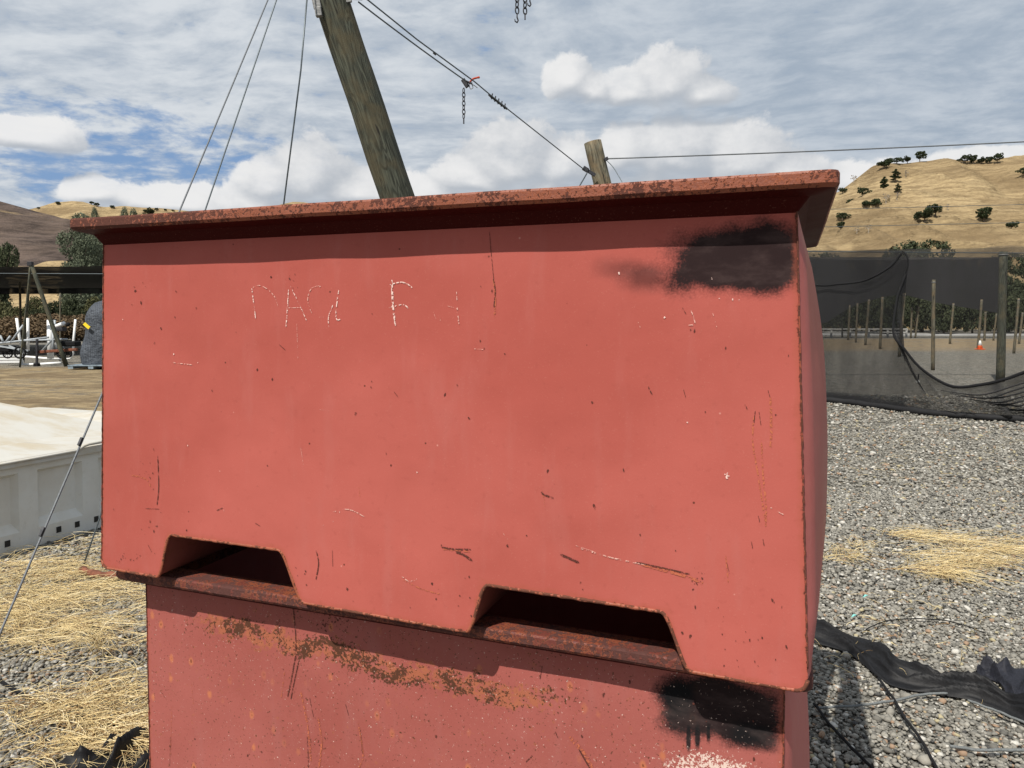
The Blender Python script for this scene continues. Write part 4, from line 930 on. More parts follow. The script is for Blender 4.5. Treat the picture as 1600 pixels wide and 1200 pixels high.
# joint on the cable to the short post
qa = at(560, 3, 5.85); qj = at(733, 130, 7.2); qp = at(919, 270, 9.2)
cable('stay_cable', (qa, qj), .0062, M_cable, 'lower of two stay cables from pole to the chain joint', 'cable', 'stay cables', sag=.01)
cable('stay_cable', (at(540, -28, 5.7), at(652, 62, 6.5), at(742, 128, 7.2), at(780, 160, 7.6), qp), .0062, M_cable, 'upper stay cable running on to the short far post', 'cable', 'stay cables', [at(679 + 0, 84, 6.75)] )
mb = MB()
for i in range(5): p = at(768 + i * 5, 151 + i * 3.9, 7.5 + i * .05); mb.bar(p - Vector((0, 0, .025)), p + Vector((.01, 0, .03)), .012); mb.ball(p, .016, seg=6, rings=4)
mb.tube([at(764, 148, 7.45), at(792, 170, 7.75)], .012, 6)
o = mb.build('cable_clamp', M_iron); tag(o, 'knotted black clamp row on the stay cable right of the chain', 'clamp')
mb = MB(); mb.tube(catmull([at(733, 131, 7.2), at(738, 124, 7.18), at(747, 121, 7.17)], 4), .009, 6); mb.ball(at(748, 121, 7.17), .012, seg=6, rings=4)
tag(mb.build('rope_end', M_redrope, smooth=True), 'short red rope end tied at the chain joint', 'rope')
def link_ring(mb, c, ax1, ax2, a=.026, b=.015, r=.0042):
    mb.tube([c + ax1 * a * math.cos(k * math.pi / 5) + ax2 * b * math.sin(k * math.pi / 5) for k in range(10)], r, 5, closed=True)
def chain(name, top, L, label, hook=False, parent=None, s=1.0, group=None):
    T = thing(name, top, label, 'chain', group); n = max(2, int(L / (.040 * s))); X = Vector((.8, .6, 0)); Y = Vector((-.6, .8, 0)); Z = Vector((0, 0, 1))
    mb = MB()
    for i in range(n): link_ring(mb, Vector(top) - Z * (.022 * s + i * .040 * s), Z, X if i % 2 else Y, .026 * s, .0155 * s, .0048 * s)
    mb.build('links', M_iron, T, smooth=True); e = Vector(top) - Z * (n * .040 * s + .01)
    mb = MB()
    if hook: mb.tube([e, e - Z * .03, e - Z * .055 + X * .012, e - Z * .075, e - Z * .07 - X * .022, e - Z * .05 - X * .026], [.006, .007, .007, .007, .006, .004], 6)
    else: mb.bar(e + Z * .01, e - Z * .045, .016, .012)
    mb.build('hook' if hook else 'end_link', M_iron, T, smooth=hook)
    return T
chain('chain', at(724.5, 138, 7.2), .30, 'short chain hanging from the joint of the stay cables')
mb = MB(); mb.bar(at(723, 124, 7.2), at(731, 136, 7.2), .035, .04); mb.bar(at(726, 126, 7.19), at(738, 131, 7.19), .012, .02); tag(mb.build('pulley_block', M_iron, bevel=.004), 'small black block joining the stay cables above the chain', 'pulley')
mb = MB(); mb.tube(catmull([at(733, 132, 7.2), at(735, 139, 7.2), at(739, 137, 7.2), at(738, 132, 7.2), at(746, 137, 7.2)], 4), .004, 5); tag(mb.build('wire_hook', M_galv, smooth=True), 'little galvanised S hook beside the red rope end', 'hook')
# the overhead cable that the upper chains hang from
cable('overhead_cable', (at(300, -170, 6.2), at(1500, -60, 7.5)), .006, M_cable, 'cable above the frame that holds the two hooked chains', 'cable')
tz = lambda x: at(x, -170 + (x - 300) * 110 / 1200, 6.2 + (x - 300) * 1.3 / 1200)
for x, ye, hk, lb in ((808, 33, True, 'left chain with an open hook at the top edge of the view'), (820.5, 33, False, 'right chain with a straight end at the top edge of the view'), (828, 8, True, 'shortest hooked chain at the top edge, right of the two longer ones')):
    top = tz(x); e = at(x, ye, 6.75); chain('chain', top, top.z - e.z - .06, lb, hk, s=1.25, group='chains hanging at the top')
# short far post
ptb = at(1040, 498, 9.3); ptb.z = -.05; ptt = at(926, 222, 9.3)
SP = thing('short_post', (ptb.x, ptb.y, 0), 'leaning weathered round post showing its top just above the bin rim', 'post')
timber('shaft', ptb, ptt, .125, .108, M_post, parent=SP, seg=22)
mb = MB(); mb.bar(at(911, 262, 9.15), at(919, 267, 9.15), .05, .05); mb.bar(at(917, 266, 9.15), at(930, 274, 9.15), .03, .04); mb.build('clamp', M_iron, SP, bevel=.004)
mb = MB(); mb.bar(at(944, 250, 9.2), at(950, 247, 9.2), .04, .04); mb.build('eye_bolt', M_iron, SP, bevel=.004)
cable('guy_cable', (at(917, 271, 9.1), at(900, 300, 8.9), gnd(760, 800)), .008, M_cable, 'short guy cable dropping left from the far post clamp', 'guy cable')
cable('tie_wire', catmull([at(947, 250, 9.2), at(957, 260, 9.1), at(966, 274, 9.0), at(975, 292, 8.9), at(985, 330, 8.8)], 5), .005, M_cable, 'thin slack wire curling down right of the far post', 'wire')
cable('line_wire', (at(948, 248, 9.2), at(2300, 180, 9.6)), .0085, M_cable2, 'long nearly level wire from the far post to the right edge', 'wire', sag=.05)
for (a, b_, lb) in (((1180, 330, 60), (1900, 312, 60), 'upper thin wire crossing in front of the golden hill'), ((1180, 357, 55), (1900, 341, 55), 'lower thin wire crossing in front of the golden hill')):
    cable('utility_wire', (at(*a), at(*b_)), .022, M_cable, lb, 'wire', 'wires in front of the golden hill')

# ------------------------------------------------------------------ right yard: posts, netting
GP = 'netting posts in the right yard'
def post_px(pxb, yb, pxt, yt, wpx, label, mt=None, group=GP, cat='post'):
    g = gnd(pxb, yb); D_ = g.y; top = at(pxt, yt, D_); r = wpx / 2 / F * D_
    b0 = g.copy(); b0.z = -.05
    T = thing('netting_post', g, label, cat, group)
    timber('shaft', b0, top, r * 1.05, r * .93, mt or M_post, parent=T, seg=12, n=8)
    mb = MB(); mb.tube([top - Vector((0, 0, .10)), top - Vector((0, 0, .07))], r * 1.12, 10); mb.build('wire_band', M_galv, T, smooth=True)
post_px(1563, 595, 1568, 393, 12, 'thickest near wooden post standing in the net near the right edge', M_pole)
for (pxb, yb, pxt, yt, w_, lb) in ((1457.5, 578, 1459, 437, 5.5, 'tall post rising in the middle of the netted yard'), (1405, 557, 1413, 458, 4.5, 'post just right of the hanging rope'), (1375, 545, 1379, 464, 4, 'post just left of the hanging rope'),
    (1352, 539, 1358, 468, 3.6, 'second post left of the hanging rope'), (1337, 535, 1340, 474, 3, 'third post left of the hanging rope'), (1325, 531, 1328, 477, 3, 'fourth post left of the hanging rope'), (1316, 527, 1316, 505, 2.6, 'short stub post nearest the bin'),
    (1423, 528, 1425, 480, 2.8, 'far slim post right of the railing end'), (1430, 528, 1436, 479, 2.6, 'far slim tilted post second right of the railing end'), (1484, 537, 1490, 474, 3.2, 'far post right of the tall middle post'), (1528, 545, 1534, 468, 3.8, 'post standing beside the traffic cone'),
    (1538, 532, 1540, 487, 3.2, 'far pale post just right of the traffic cone'), (1552, 532, 1557, 490, 2.6, 'far slim post left of the thick near post'), (1584, 552, 1592, 466, 3.8, 'tilted post right of the thick near post'), (1592, 537, 1598, 488, 3.2, 'far tilted post at the right edge')):
    post_px(pxb, yb, pxt, yt, w_, lb)
def net_mat(name, op, c=(.014, .014, .015), fold=0.0, sc_=1.2):
    m, t, b = mat(name); b.inputs['Base Color'].default_value = (*c, 1); b.inputs['Roughness'].default_value = .75
    P = t.pos(); n = t.noise(t.scl(P, 1, 1, .35), sc_, 5, .6); n2 = t.noise(P, 9, 4, .7)
    tr = t.add('ShaderNodeBsdfTransparent'); k = t.sum(t.rng(n, .35, .65, op - .08, op + .08), t.mul(t.sub(n2, .5), .12))
    if fold:
        f = t.attr('fold'); k = t.sum(k, t.mul(f, fold))
    k = t.m('MINIMUM', k, 1.0)
    t.l.new(t.add('ShaderNodeMixShader', (k, tr, b.outputs[0])), m.node_tree.nodes['Material Output'].inputs[0]); return m
M_net = net_mat('black_shade_netting', .56, (.009, .009, .010), .40); M_roof = net_mat('dense_shade_cloth', 1.0, (.024, .024, .026)); M_hem = net_mat('folded_netting', .93); M_veil = net_mat('thin_netting', .32, (.006, .006, .006)); M_sheer = net_mat('sheer_netting', .42, (.05, .045, .04))
NT_ = thing('shade_net', gnd(1450, 650), 'black see-through netting sagging to the gravel with a roped open edge', 'netting')
bot = catmull([gnd(900, 600), gnd(1100, 612), gnd(1285, 628), gnd(1360, 637), gnd(1440, 648), gnd(1520, 655), gnd(1600, 660), gnd(1700, 668)], 10)
topc = catmull([at(900, 396, 16), at(1100, 396, 15), at(1290, 396, 14.3), at(1411, 394, 13.2), at(1400, 470, 12.9), at(1395, 520, 12.7), at(1412, 545, 12.5), at(1440, 577, 12.3), at(1485, 603, 12.0), at(1530, 601, 11.8), at(1570, 592, 11.6), at(1610, 578, 11.4), at(1720, 545, 11.0)], 14)
def resamp(P_, n, bias=None):
    A_ = np.array([tuple(p) for p in P_]); d = np.r_[0, np.cumsum(np.linalg.norm(np.diff(A_, axis=0), axis=1))]; s = np.linspace(0, d[-1], n)
    return [Vector((np.interp(x, d, A_[:, 0]), np.interp(x, d, A_[:, 1]), np.interp(x, d, A_[:, 2]))) for x in s]
n_ = 200
# parametrise both edges by the picture bearing so the cloth hangs square on the left, gathers to the right
Tt = []; Bt = []
ip = topc; tp = resamp(ip, n_)
cut = next(i for i, p in enumerate(tp) if proj(p)[0] > 1409)
for i, p in enumerate(tp):
    px = proj(p)[0]
    if i <= cut: bx = 900 + (px - 900) * (470 / 510)
    else: bx = 1370 + (i - cut) / (n_ - cut) * 330
    Tt.append(p); j = min(range(len(bot)), key=lambda q: abs(proj(bot[q])[0] - bx)); Bt.append((bx, j))
bpx = [proj(b_)[0] for b_ in bot]
rows = []; fold = []
for i in range(n_):
    bx = Bt[i][0]; B_ = Vector([float(np.interp(bx, bpx, [q[c_] for q in bot])) for c_ in range(3)]); B_.z = .02
    col_ = []; g_ = max(0, min(1, (i - cut) / (n_ - cut)))
    for j in range(41):
        v = j / 40; p = Tt[i].lerp(B_, v); p.z -= .10 * math.sin(math.pi * v) * (1 + g_)
        a = i * .55 + v * 3; amp = .02 + .16 * g_ * math.sin(math.pi * v)
        p += Vector((0, -1, 0)) * (math.sin(a) * amp + mn.noise(Vector((i * .12, v * 2, 0))) * (.06 + .1 * g_))
        p.z = max(p.z, .025); col_.append(p); fold.append(max(0, math.sin(a)) ** 3 * g_ * .9 + (.35 * g_ if v < .12 else 0) + (v > .93) * .9)
    rows.append(col_)
mb = MB(); mb.grid(rows, n_, 41); o = mb.build('mesh_panel', M_net, NT_, smooth=True)
a = o.data.attributes.new('fold', 'FLOAT', 'POINT'); a.data.foreach_set('value', np.array(fold, dtype=np.float32))
mb = MB(); mb.tube([p + Vector((0, -.02, 0)) for p in Tt[cut - 1:]], [.014 + .016 * i / (n_ - cut) for i in range(len(Tt[cut - 1:]))], 7); mb.build('edge_rope', M_black, NT_, smooth=True)
hem = [Vector(p) for p in bot]
mb = MB(); rr = [.055 + .022 * mn.noise(Vector((i * .35, 0, 5))) for i in range(len(hem))]
mb.tube([p + Vector((0, -.02, .05 + .01 * mn.noise(Vector((i * .5, 9, 5))))) for i, p in enumerate(hem)], rr, 9); mb.build('bottom_hem', M_hem, NT_, smooth=True)
mb = MB()
for k in range(9):
    P_ = catmull([at(1470 + k * 14, 610 + k * 4.5, 11.8 - .04 * k), at(1530 + k * 10, 617 + k * 3.6 + 2 * math.sin(k * 2.3), 11.5), at(1584 + k * 3, 603 + k * 6, 11.3), at(1680, 572 + k * 8, 11)], 8); mb.tube(P_, [.004 + .009 * math.sin(math.pi * i / len(P_)) for i in range(len(P_))], 5)
mb.build('gathered_folds', M_hem, NT_, smooth=True)
tag(cable('net_rope', catmull([at(1409, 396, 13.1), at(1393, 415, 13.2), at(1370, 430, 13.4), at(1345, 440, 13.7), at(1310, 444, 14), at(1280, 446, 14.3), at(1200, 440, 14.6)], 6), .020, M_black, 'slack black rope swinging left from the net peak towards the bin', 'rope'))
cable('net_wire', (at(1150, 392, 14.4), at(1900, 398, 19)), .012, M_cable, 'taut top wire carrying the netting over the near post', 'wire')
# roof of dense cloth, seen edge on
def roof(name, label, px0, px1, near, mids, hangs, seed, material=M_roof, n=60):
    rows = []
    for i in range(n + 1):
        px = px0 + (px1 - px0) * i / n; r = []
        for (yf, D_) in (near, *mids):
            y_ = yf(px) if callable(yf) else yf; p = at(px, y_, D_ + mn.noise(Vector((i * .1, D_, seed))) * .3); p.z += mn.noise(Vector((i * .22, D_ * .3, seed))) * .05; r.append(p)
        for (yf, D_) in hangs: y_ = yf(px) if callable(yf) else yf; r.append(at(px, y_ + mn.noise(Vector((i * .15, 0, seed))) * 1.0, D_))
        rr = [r[0]]
        for a_, b_ in zip(r, r[1:]):
            for k in range(1, 6): q_ = a_.lerp(b_, k / 5); q_.z += mn.noise(Vector((i * .15, q_.y * .8, seed))) * .06; rr.append(q_)
        rows.append(rr)
    mb = MB(); mb.grid(rows, n + 1, len(rows[0])); o = mb.build(name, material, smooth=True, at_=(rows[0][0].x, rows[0][0].y, 0)); tag(o, label, 'shade cloth'); return o
fr = lambda xs_, ys_: (lambda px: float(np.interp(px, xs_, ys_)))
roof('shade_screen', 'dense black shade cloth screen hanging beyond the right yard posts', 1000, 1566, (402, 61.0), ((430, 61.0), (450, 61.0)),
     ((fr([1000, 1290, 1325, 1345, 1380, 1412, 1460, 1520, 1566], [506, 506, 482, 472, 464, 460, 472, 483, 490]), 61),), 3)
rows = []
for i in range(81):
    px = 900 + 880 * i / 80; yb_ = float(np.interp(px, [900, 1285, 1440, 1600, 1780], [600, 625, 643, 655, 664])); g = gnd(px, yb_, .02); top = at(px, float(np.interp(px, [900, 1300, 1600, 1780], [394, 391, 386, 384])), g.y + .15)
    r = []
    for j in range(13): p = g.lerp(top, j / 12); p.y += mn.noise(Vector((i * .2, j * .3, 4))) * .08; r.append(p)
    rows.append(r)
mb = MB(); mb.grid(rows, 81, 13); o = mb.build('sheer_curtain', M_veil, smooth=True); tag(o, 'upright thin netting just behind the sagging net, reaching past the right edge', 'netting')
roof('sheer_net_band', 'thin brownish netting band above the dense shade screen', 1000, 1720, (fr([1000, 1300, 1480, 1600, 1720], [394, 392, 389, 384, 382]), 19.3), (), ((fr([1000, 1300, 1600, 1720], [404, 405, 403, 404]), 19.1),), 5, M_sheer)
LR = roof('shade_roof', 'wrinkled black shade cloth roof over the left background', -500, 420, (416.5, 30), ((430, 35), (445, 41)), ((451, 44), (459, 44)), 7)
cable('roof_wire', (at(-500, 425, 29), at(420, 429, 29.6)), .012, M_cable, 'pale support wire lying along the left shade roof', 'wire')
# stake, cone, railing
gs = gnd(1434, 598); T = thing('marker_stake', gs, 'short black stake with white foot in the gravel behind the net', 'stake')
mb = MB(); mb.tube([gs + Vector((0, 0, .05)), at(1435.5, 585, gs.y)], .018, 6); mb.build('rod', M_black, T); mb = MB(); mb.ball(gs + Vector((0, 0, .03)), .045, (1, 1, .8)); mb.build('foot', M_white, T, smooth=True)
gc = gnd(1531, 546); h = .47 * gc.y / 39; T = thing('traffic_cone', gc, 'orange and white traffic cone beside a far post', 'traffic cone')
M_or = simple('cone_orange', (.75, .13, .03), .5)
mb = MB(); mb.tube([gc + Vector((0, 0, .03)), gc + Vector((0, 0, .2 * h / .47)), gc + Vector((0, 0, .21 * h / .47))], [.14, .1, .1], 12); mb.build('body', M_or, T, smooth=True)
mb = MB(); mb.tube([gc + Vector((0, 0, .21 * h / .47)), gc + Vector((0, 0, h))], [.10, .035], 12); mb.build('reflective_collar', M_white, T, smooth=True)
mb = MB(); mb.box(gc + Vector((0, 0, .02)), (.36, .36, .04)); mb.build('base', M_or, T, bevel=.01)
M_rail = simple('grey_white_rail', (.50, .49, .46), .8)
ga_, gb_ = gnd(1240, 526.5), gnd(1416, 526.5); T = thing('roadside_railing', (ga_ + gb_) / 2, 'pale board railing beside the road beyond the posts', 'railing')
n = 7
for i in range(n): p = ga_.lerp(gb_, i / (n - 1)); mb = MB(); mb.box(p + Vector((0, 0, .38)), (.14, .14, .76)); mb.build('post', M_rail, T)
for z in (.42, .70): mb = MB(); mb.bar(ga_ + Vector((0, -.09, z)), gb_ + Vector((0, -.09, z)), .04, .10); mb.build('rail', M_rail, T)

# ------------------------------------------------------------------ cloth, ropes and scraps on the ground
M_cloth = simple('black_fabric', (.008, .008, .009), .6, var=.3, sc_=90, bump=.002); M_tarp = simple('navy_black_tarp', (.016, .017, .024), .7, var=.3, sc_=90, bump=.002)
def drape(name, up, lo, label, material, folds=6, amp=.05, n=110, m_=44, seed=0):
    U_ = resamp(catmull([gnd(*p) for p in up], 8), n); L2 = resamp(catmull([gnd(*p) for p in lo], 8), n); rows = []
    for i in range(n):
        r = []
        for j in range(m_):
            v = j / (m_ - 1); wv = v + .05 * mn.noise(Vector((i * .06, v * 2, seed))); p = U_[i].lerp(L2[i], wv); e = math.sin(math.pi * v) ** .45
            h = (1 - abs(math.sin(v * math.pi * folds * .5 + mn.noise(Vector((i * .022, v * .8, seed))) * 3.4))) ** 1.7 * amp * (1.6 + mn.noise(Vector((i * .07, v, seed)))) * (.5 + abs(mn.noise(Vector((i * .06, v * 4, seed + 2)))) * 1.6)
            h += (.5 + mn.noise(Vector((i * .05, v * 1.5, seed + 5)))) * amp * .7; h += mn.noise(Vector((i * .3, v * 16, seed + 7))) * .005
            p.z = .012 + e * max(0.004, h) ; r.append(p)
        rows.append(r)
    mb = MB(); mb.grid(rows, n, m_); o = mb.build(name, material, smooth=True); tag(o, label, 'fabric'); return o
drape('crumpled_fabric', [(1180, 950), (1282, 982), (1330, 998), (1388, 1018), (1400, 1032), (1460, 1062), (1520, 1070), (1570, 1090), (1620, 1114)],
      [(1180, 985), (1282, 1010), (1330, 1028), (1372, 1062), (1400, 1078), (1470, 1090), (1520, 1100), (1580, 1125), (1620, 1150)], 'long twisted black fabric strip trailing over gravel right of the bins', M_cloth, 7, .030)
drape('folded_tarp', [(1524, 1057), (1532, 1046), (1560, 1047), (1620, 1050), (1700, 1056)], [(1528, 1062), (1560, 1072), (1578, 1100), (1620, 1140), (1720, 1150)], 'bluish black tarp with a frayed edge at the right border', M_tarp, 3, .030, seed=4)
drape('fabric_heap', [(70, 1204), (120, 1190), (170, 1172), (215, 1150), (330, 1120)], [(60, 1260), (120, 1250), (190, 1240), (260, 1230), (360, 1200)], 'black fabric heap against the lower bin at bottom left', M_cloth, 4, .045, seed=9)
def rope(name, pts, r, material, label, group='ropes lying on the gravel right of the bins'):
    P_ = catmull([gnd(x, y, .025) for x, y in pts], 7)
    mb = MB(); mb.tube([p + Vector((mn.noise(Vector((i * .3, 1, 0))) * .004, 0, r + mn.noise(Vector((i * .4, 2, 0))) * .004)) for i, p in enumerate(P_)], r, 6); tag(mb.build(name, material, smooth=True), label, 'rope', group)
rope('ground_rope', [(1276, 1108), (1340, 1104), (1400, 1096), (1440, 1087), (1480, 1085)], .005, M_greyrope, 'pale grey rope from the bin to the end of the black fabric')
rope('ground_rope', [(1372, 1062), (1392, 1088), (1415, 1125), (1440, 1160), (1465, 1205)], .006, M_black, 'black rope running from the fabric strip to the bottom edge')
rope('ground_rope', [(1272, 1102), (1300, 1138), (1330, 1170), (1372, 1212)], .006, M_black, 'black rope starting at the corner of the lower bin')
rope('ground_rope', [(1484, 1168), (1530, 1174), (1580, 1174), (1640, 1176)], .0055, M_greyrope, 'grey rope lying level at the bottom right')
rope('ground_rope', [(1512, 1096), (1545, 1108), (1580, 1122), (1640, 1148)], .005, M_greyrope, 'grey rope along the front edge of the tarp')
rope('ground_rope', [(1345, 990), (1370, 976), (1400, 969), (1450, 968), (1490, 973), (1540, 990)], .003, M_black, 'thin black string arching above the fabric strip')
rope('ground_rope', [(-30, 1045), (0, 1066), (40, 1090), (72, 1102)], .007, M_black, 'black rope at the left edge on gravel between straw patches', 'dark ropes in the straw left of the bins')
rope('ground_rope', [(105, 1112), (140, 1128), (180, 1135), (228, 1146)], .006, M_black, 'dark rope half buried in the front straw patch', 'dark ropes in the straw left of the bins')
rope('ground_rope', [(36, 929), (48, 926), (60, 919)], .005, M_black, 'short black rope scrap in the rear straw left of the bins', 'dark ropes in the straw left of the bins')
mb = MB(); p = gnd(132, 892); mb.tube(catmull([gnd(127, 890, .03), gnd(150, 897, .05), gnd(190, 900, .04), gnd(235, 905, .02)], 5), [.022 + .006 * math.sin(i * 1.7) for i in range(16)], 8)
mb.build
tag(mb.build('anchor_bar', M_rustb, smooth=True), 'rusty anchor bar in the straw where the middle guy cable ends', 'anchor')
M_teal = simple('turquoise_scrap', (.25, .62, .58), .6)
for (x, y, lb) in ((1335, 963, 'lower turquoise plastic scrap on the right gravel'), (1353, 932, 'upper turquoise plastic scrap on the right gravel')):
    g = gnd(x, y, .03); mb = MB(); mb.add([g + Vector((-.022, -.01, 0)), g + Vector((-.004, -.006, .006)), g + Vector((.02, .016, .002)), g + Vector((0, .012, .008)), g + Vector((-.022, -.01, -.003)), g + Vector((-.004, -.006, .003)), g + Vector((.02, .016, -.001)), g + Vector((0, .012, .005))], [(0, 1, 2, 3), (7, 6, 5, 4), (0, 4, 5, 1), (1, 5, 6, 2), (2, 6, 7, 3), (3, 7, 4, 0)])
    tag(mb.build('plastic_scrap', M_teal), lb, 'litter', 'turquoise plastic scraps')

# ------------------------------------------------------------------ white container at left
m, t, b = mat('off_white_plastic'); P = t.pos(); n = t.noise(P, 3, 5, .6); n2 = t.noise(P, 30, 4, .65)
c = t.mix(t.rng(n, .35, .7), (.66, .66, .62), (.60, .58, .52)); c = t.mix(t.rng(n2, .55, .75, 0, .35), c, (.48, .46, .40)); t.put(b.inputs['Base Color'], c); b.inputs['Roughness'].default_value = .5; t.put(b.inputs['Normal'], t.bump(n2, .2, .003)); M_wp = m
m, t, b = mat('dusty_lid_plastic'); P = t.pos(); n = t.noise(t.scl(P, 1, 2, 1), 2.2, 6, .65)
c = t.mix(t.rng(n, .38, .68), (.50, .485, .44), (.44, .385, .29)); t.put(b.inputs['Base Color'], c); b.inputs['Roughness'].default_value = .55; M_lid = m
M_hole = simple('dark_recess', (.03, .028, .025), .9)
c0, c1 = gnd(0, 870), gnd(156, 824.5); ce = (c1 - c0).normalized(); cn = Vector((-ce.y, ce.x, 0)); CH = .60
WT = thing('plastic_container', c0 + ce * .3 + cn * 1.1, 'long low off-white container with dusty peaked lid left of the red bins', 'container')
def cu(px, w=0.0):
    r = ray(px, 800); C0 = Vector((0, 0, CAM_H)); tt = (c0 + cn * w - C0).dot(cn) / r.dot(cn); return (C0 + r * tt - c0).dot(ce)
def cw(u, w, z): return c0 + ce * u + cn * w + Vector((0, 0, z))
pitch = cu(130) - cu(30); u_lo = cu(30) - pitch * 3; nb = 7; dep = 2.7; u_hi = u_lo + pitch * (nb) + (cu(60) - cu(30)); pw_ = cu(60) - cu(30)
mb = MB()
def quad(*p): mb.add(p, [(0, 1, 2, 3)])
# front face strip with recessed panels
quad(cw(u_lo, 0, .0), cw(u_hi, 0, 0), cw(u_hi, 0, .13), cw(u_lo, 0, .13)); quad(cw(u_lo, 0, CH - .06), cw(u_hi, 0, CH - .06), cw(u_hi, 0, CH), cw(u_lo, 0, CH))
for k in range(nb + 1):
    a_ = u_lo + pitch * k; b_ = a_ + pw_; quad(cw(a_, 0, .13), cw(b_, 0, .13), cw(b_, 0, CH - .06), cw(a_, 0, CH - .06))
    if k < nb:
        c_ = a_ + pitch; i0, i1 = b_ + .028, c_ - .028; dz0, dz1 = .19, CH - .085; wd = .045
        quad(cw(b_, 0, .13), cw(c_, 0, .13), cw(i1, wd, dz0), cw(i0, wd, dz0)); quad(cw(i0, wd, dz0), cw(i1, wd, dz0), cw(i1, wd, dz1), cw(i0, wd, dz1)); quad(cw(i0, wd, dz1), cw(i1, wd, dz1), cw(c_, 0, CH - .06), cw(b_, 0, CH - .06))
        quad(cw(b_, 0, .13), cw(i0, wd, dz0), cw(i0, wd, dz1), cw(b_, 0, CH - .06)); quad(cw(i1, wd, dz0), cw(c_, 0, .13), cw(c_, 0, CH - .06), cw(i1, wd, dz1))
quad(cw(u_hi, 0, 0), cw(u_hi, dep, 0), cw(u_hi, dep, CH), cw(u_hi, 0, CH)); quad(cw(u_lo, dep, 0), cw(u_lo, 0, 0), cw(u_lo, 0, CH), cw(u_lo, dep, CH)); quad(cw(u_hi, dep, 0), cw(u_lo, dep, 0), cw(u_lo, dep, CH), cw(u_hi, dep, CH))
mb.build('body', M_wp, WT, bevel=.008)
mb = MB(); o_ = .035
def slab(z0, z1, e0, e1):
    mb.add([cw(u_lo - e0, -e0, z0), cw(u_hi + e0, -e0, z0), cw(u_hi + e0, dep + e0, z0), cw(u_lo - e0, dep + e0, z0), cw(u_lo - e1, -e1, z1), cw(u_hi + e1, -e1, z1), cw(u_hi + e1, dep + e1, z1), cw(u_lo - e1, dep + e1, z1)],
           [(3, 2, 1, 0), (4, 5, 6, 7), (0, 1, 5, 4), (1, 2, 6, 5), (2, 3, 7, 6), (3, 0, 4, 7)])
slab(CH - .015, CH + .045, o_, o_ * .8)
ux = cu(85, .35)
def hip(ua, ub, w0_, w1_, z, h, e):
    wm = (w0_ + w1_) / 2
    mb.add([cw(ua, w0_, z), cw(ub, w0_, z), cw(ub, w1_, z), cw(ua, w1_, z), cw(ua + e, wm, z + h), cw(ub - e, wm, z + h)], [(0, 1, 5, 4), (2, 3, 4, 5), (1, 2, 5), (3, 0, 4), (3, 2, 1, 0)])
hip(u_lo + .03, 1.50, .62, 2.35, CH + .0435, .235, .52); hip(1.62, u_hi - .03, .5, 2.3, CH + .0435, .05, .25); hip(u_lo + .2, .62, .10, .60, CH + .0435, .045, .22)
mb.build('lid', M_lid, WT, bevel=.01)
mb = MB(); mb.tube([cw(cu(0) - .6, -.036, CH + .03), cw(cu(118), -.036, CH + .03), cw(cu(128), -.036, CH + .055), cw(cu(136), -.034, CH + .062), cw(cu(190), -.034, CH + .062)], .011, 6); mb.build('lid_lip', M_lid, WT, smooth=True)
for x, y in ((-70, 892), (-30, 880), (10, 855), (91, 832), (120, 823), (150, 814), (180, 806)):
    u_ = cu(x); mb = MB(); mb.box(cw(u_, -.001, .075), (.036, .006, .042), M=Matrix((ce, cn, Vector((0, 0, 1)))).transposed()); mb.build('drain_slot', M_hole, WT)

# ------------------------------------------------------------------ left background yard
GL = 'posts under the left shade roof'
for (pxb, yb, pxt, yt, w_, lb) in ((33, 545, 31, 440, 3.4, 'post left of the tripod legs under the left shade roof'), (21.5, 512, 21, 452, 2.6, 'second post from the left edge under the shade roof'), (13.5, 505.5, 13, 455, 2.0, 'leftmost far post under the shade roof'), (94, 566, 94, 458, 2.2, 'slim post right of the tripod under the shade roof'), (122, 520, 121, 452, 2.2, 'slim post beside the wrapped pallet load')):
    post_px(pxb, yb, pxt, yt, w_, lb, M_post, GL)
ap = at(48, 415, 25); T = thing('timber_tripod', (ap.x, ap.y, 0), 'grey timber tripod standing under the left shade roof', 'tripod')
for (x, y, D_, r) in ((104, 560, 25, .075), (36, 545, 27.5, .05), (31, 560, 24.5, .03)): timber('leg', gnd(x, 498 + 1856 / D_), ap + Vector((0, 0, .1)), r, r * .8, M_pole, parent=T, seg=10, n=6)
mb = MB(); mb.box(ap + Vector((0, -.02, .06)), (.16, .12, .14)); mb.build('top_bracket', M_iron, T, bevel=.01)
def pipes(name, label, segs, r, D_, material=M_white, cat='pipe frame', group=None, pn='pipe'):
    pts = [at(x, y, D_) for s in segs for x, y in s]; T = thing(name, Vector((sum(p.x for p in pts) / len(pts), D_, 0)), label, cat, group)
    for s in segs: mb = MB(); mb.tube([at(x, y, D_) for x, y in s], r, 8); mb.build(pn, material, T, smooth=True)
    return T
pipes('pipe_frame', 'white pipe frame left of the tripod foot', [[(26, 497), (30, 525), (34, 548)], [(43.5, 497), (44, 548)], [(34, 570), (60, 569)], [(33, 548), (34, 570)], [(60, 569), (95, 567)]], .045, 26, group='white pipe frames')
pipes('pipe_frame', 'white bent pipe frame left of the wrapped pallet load', [[(118, 499), (115, 530), (114, 553), (110, 560), (102, 561), (95, 562)], [(38, 557), (70, 560), (95, 561)]], .040, 27, group='white pipe frames')
T = pipes('white_column', 'thick white pipe column behind the grey trestle', [[(78.5, 500), (79, 560)]], .11, 26.6, cat='pipe')
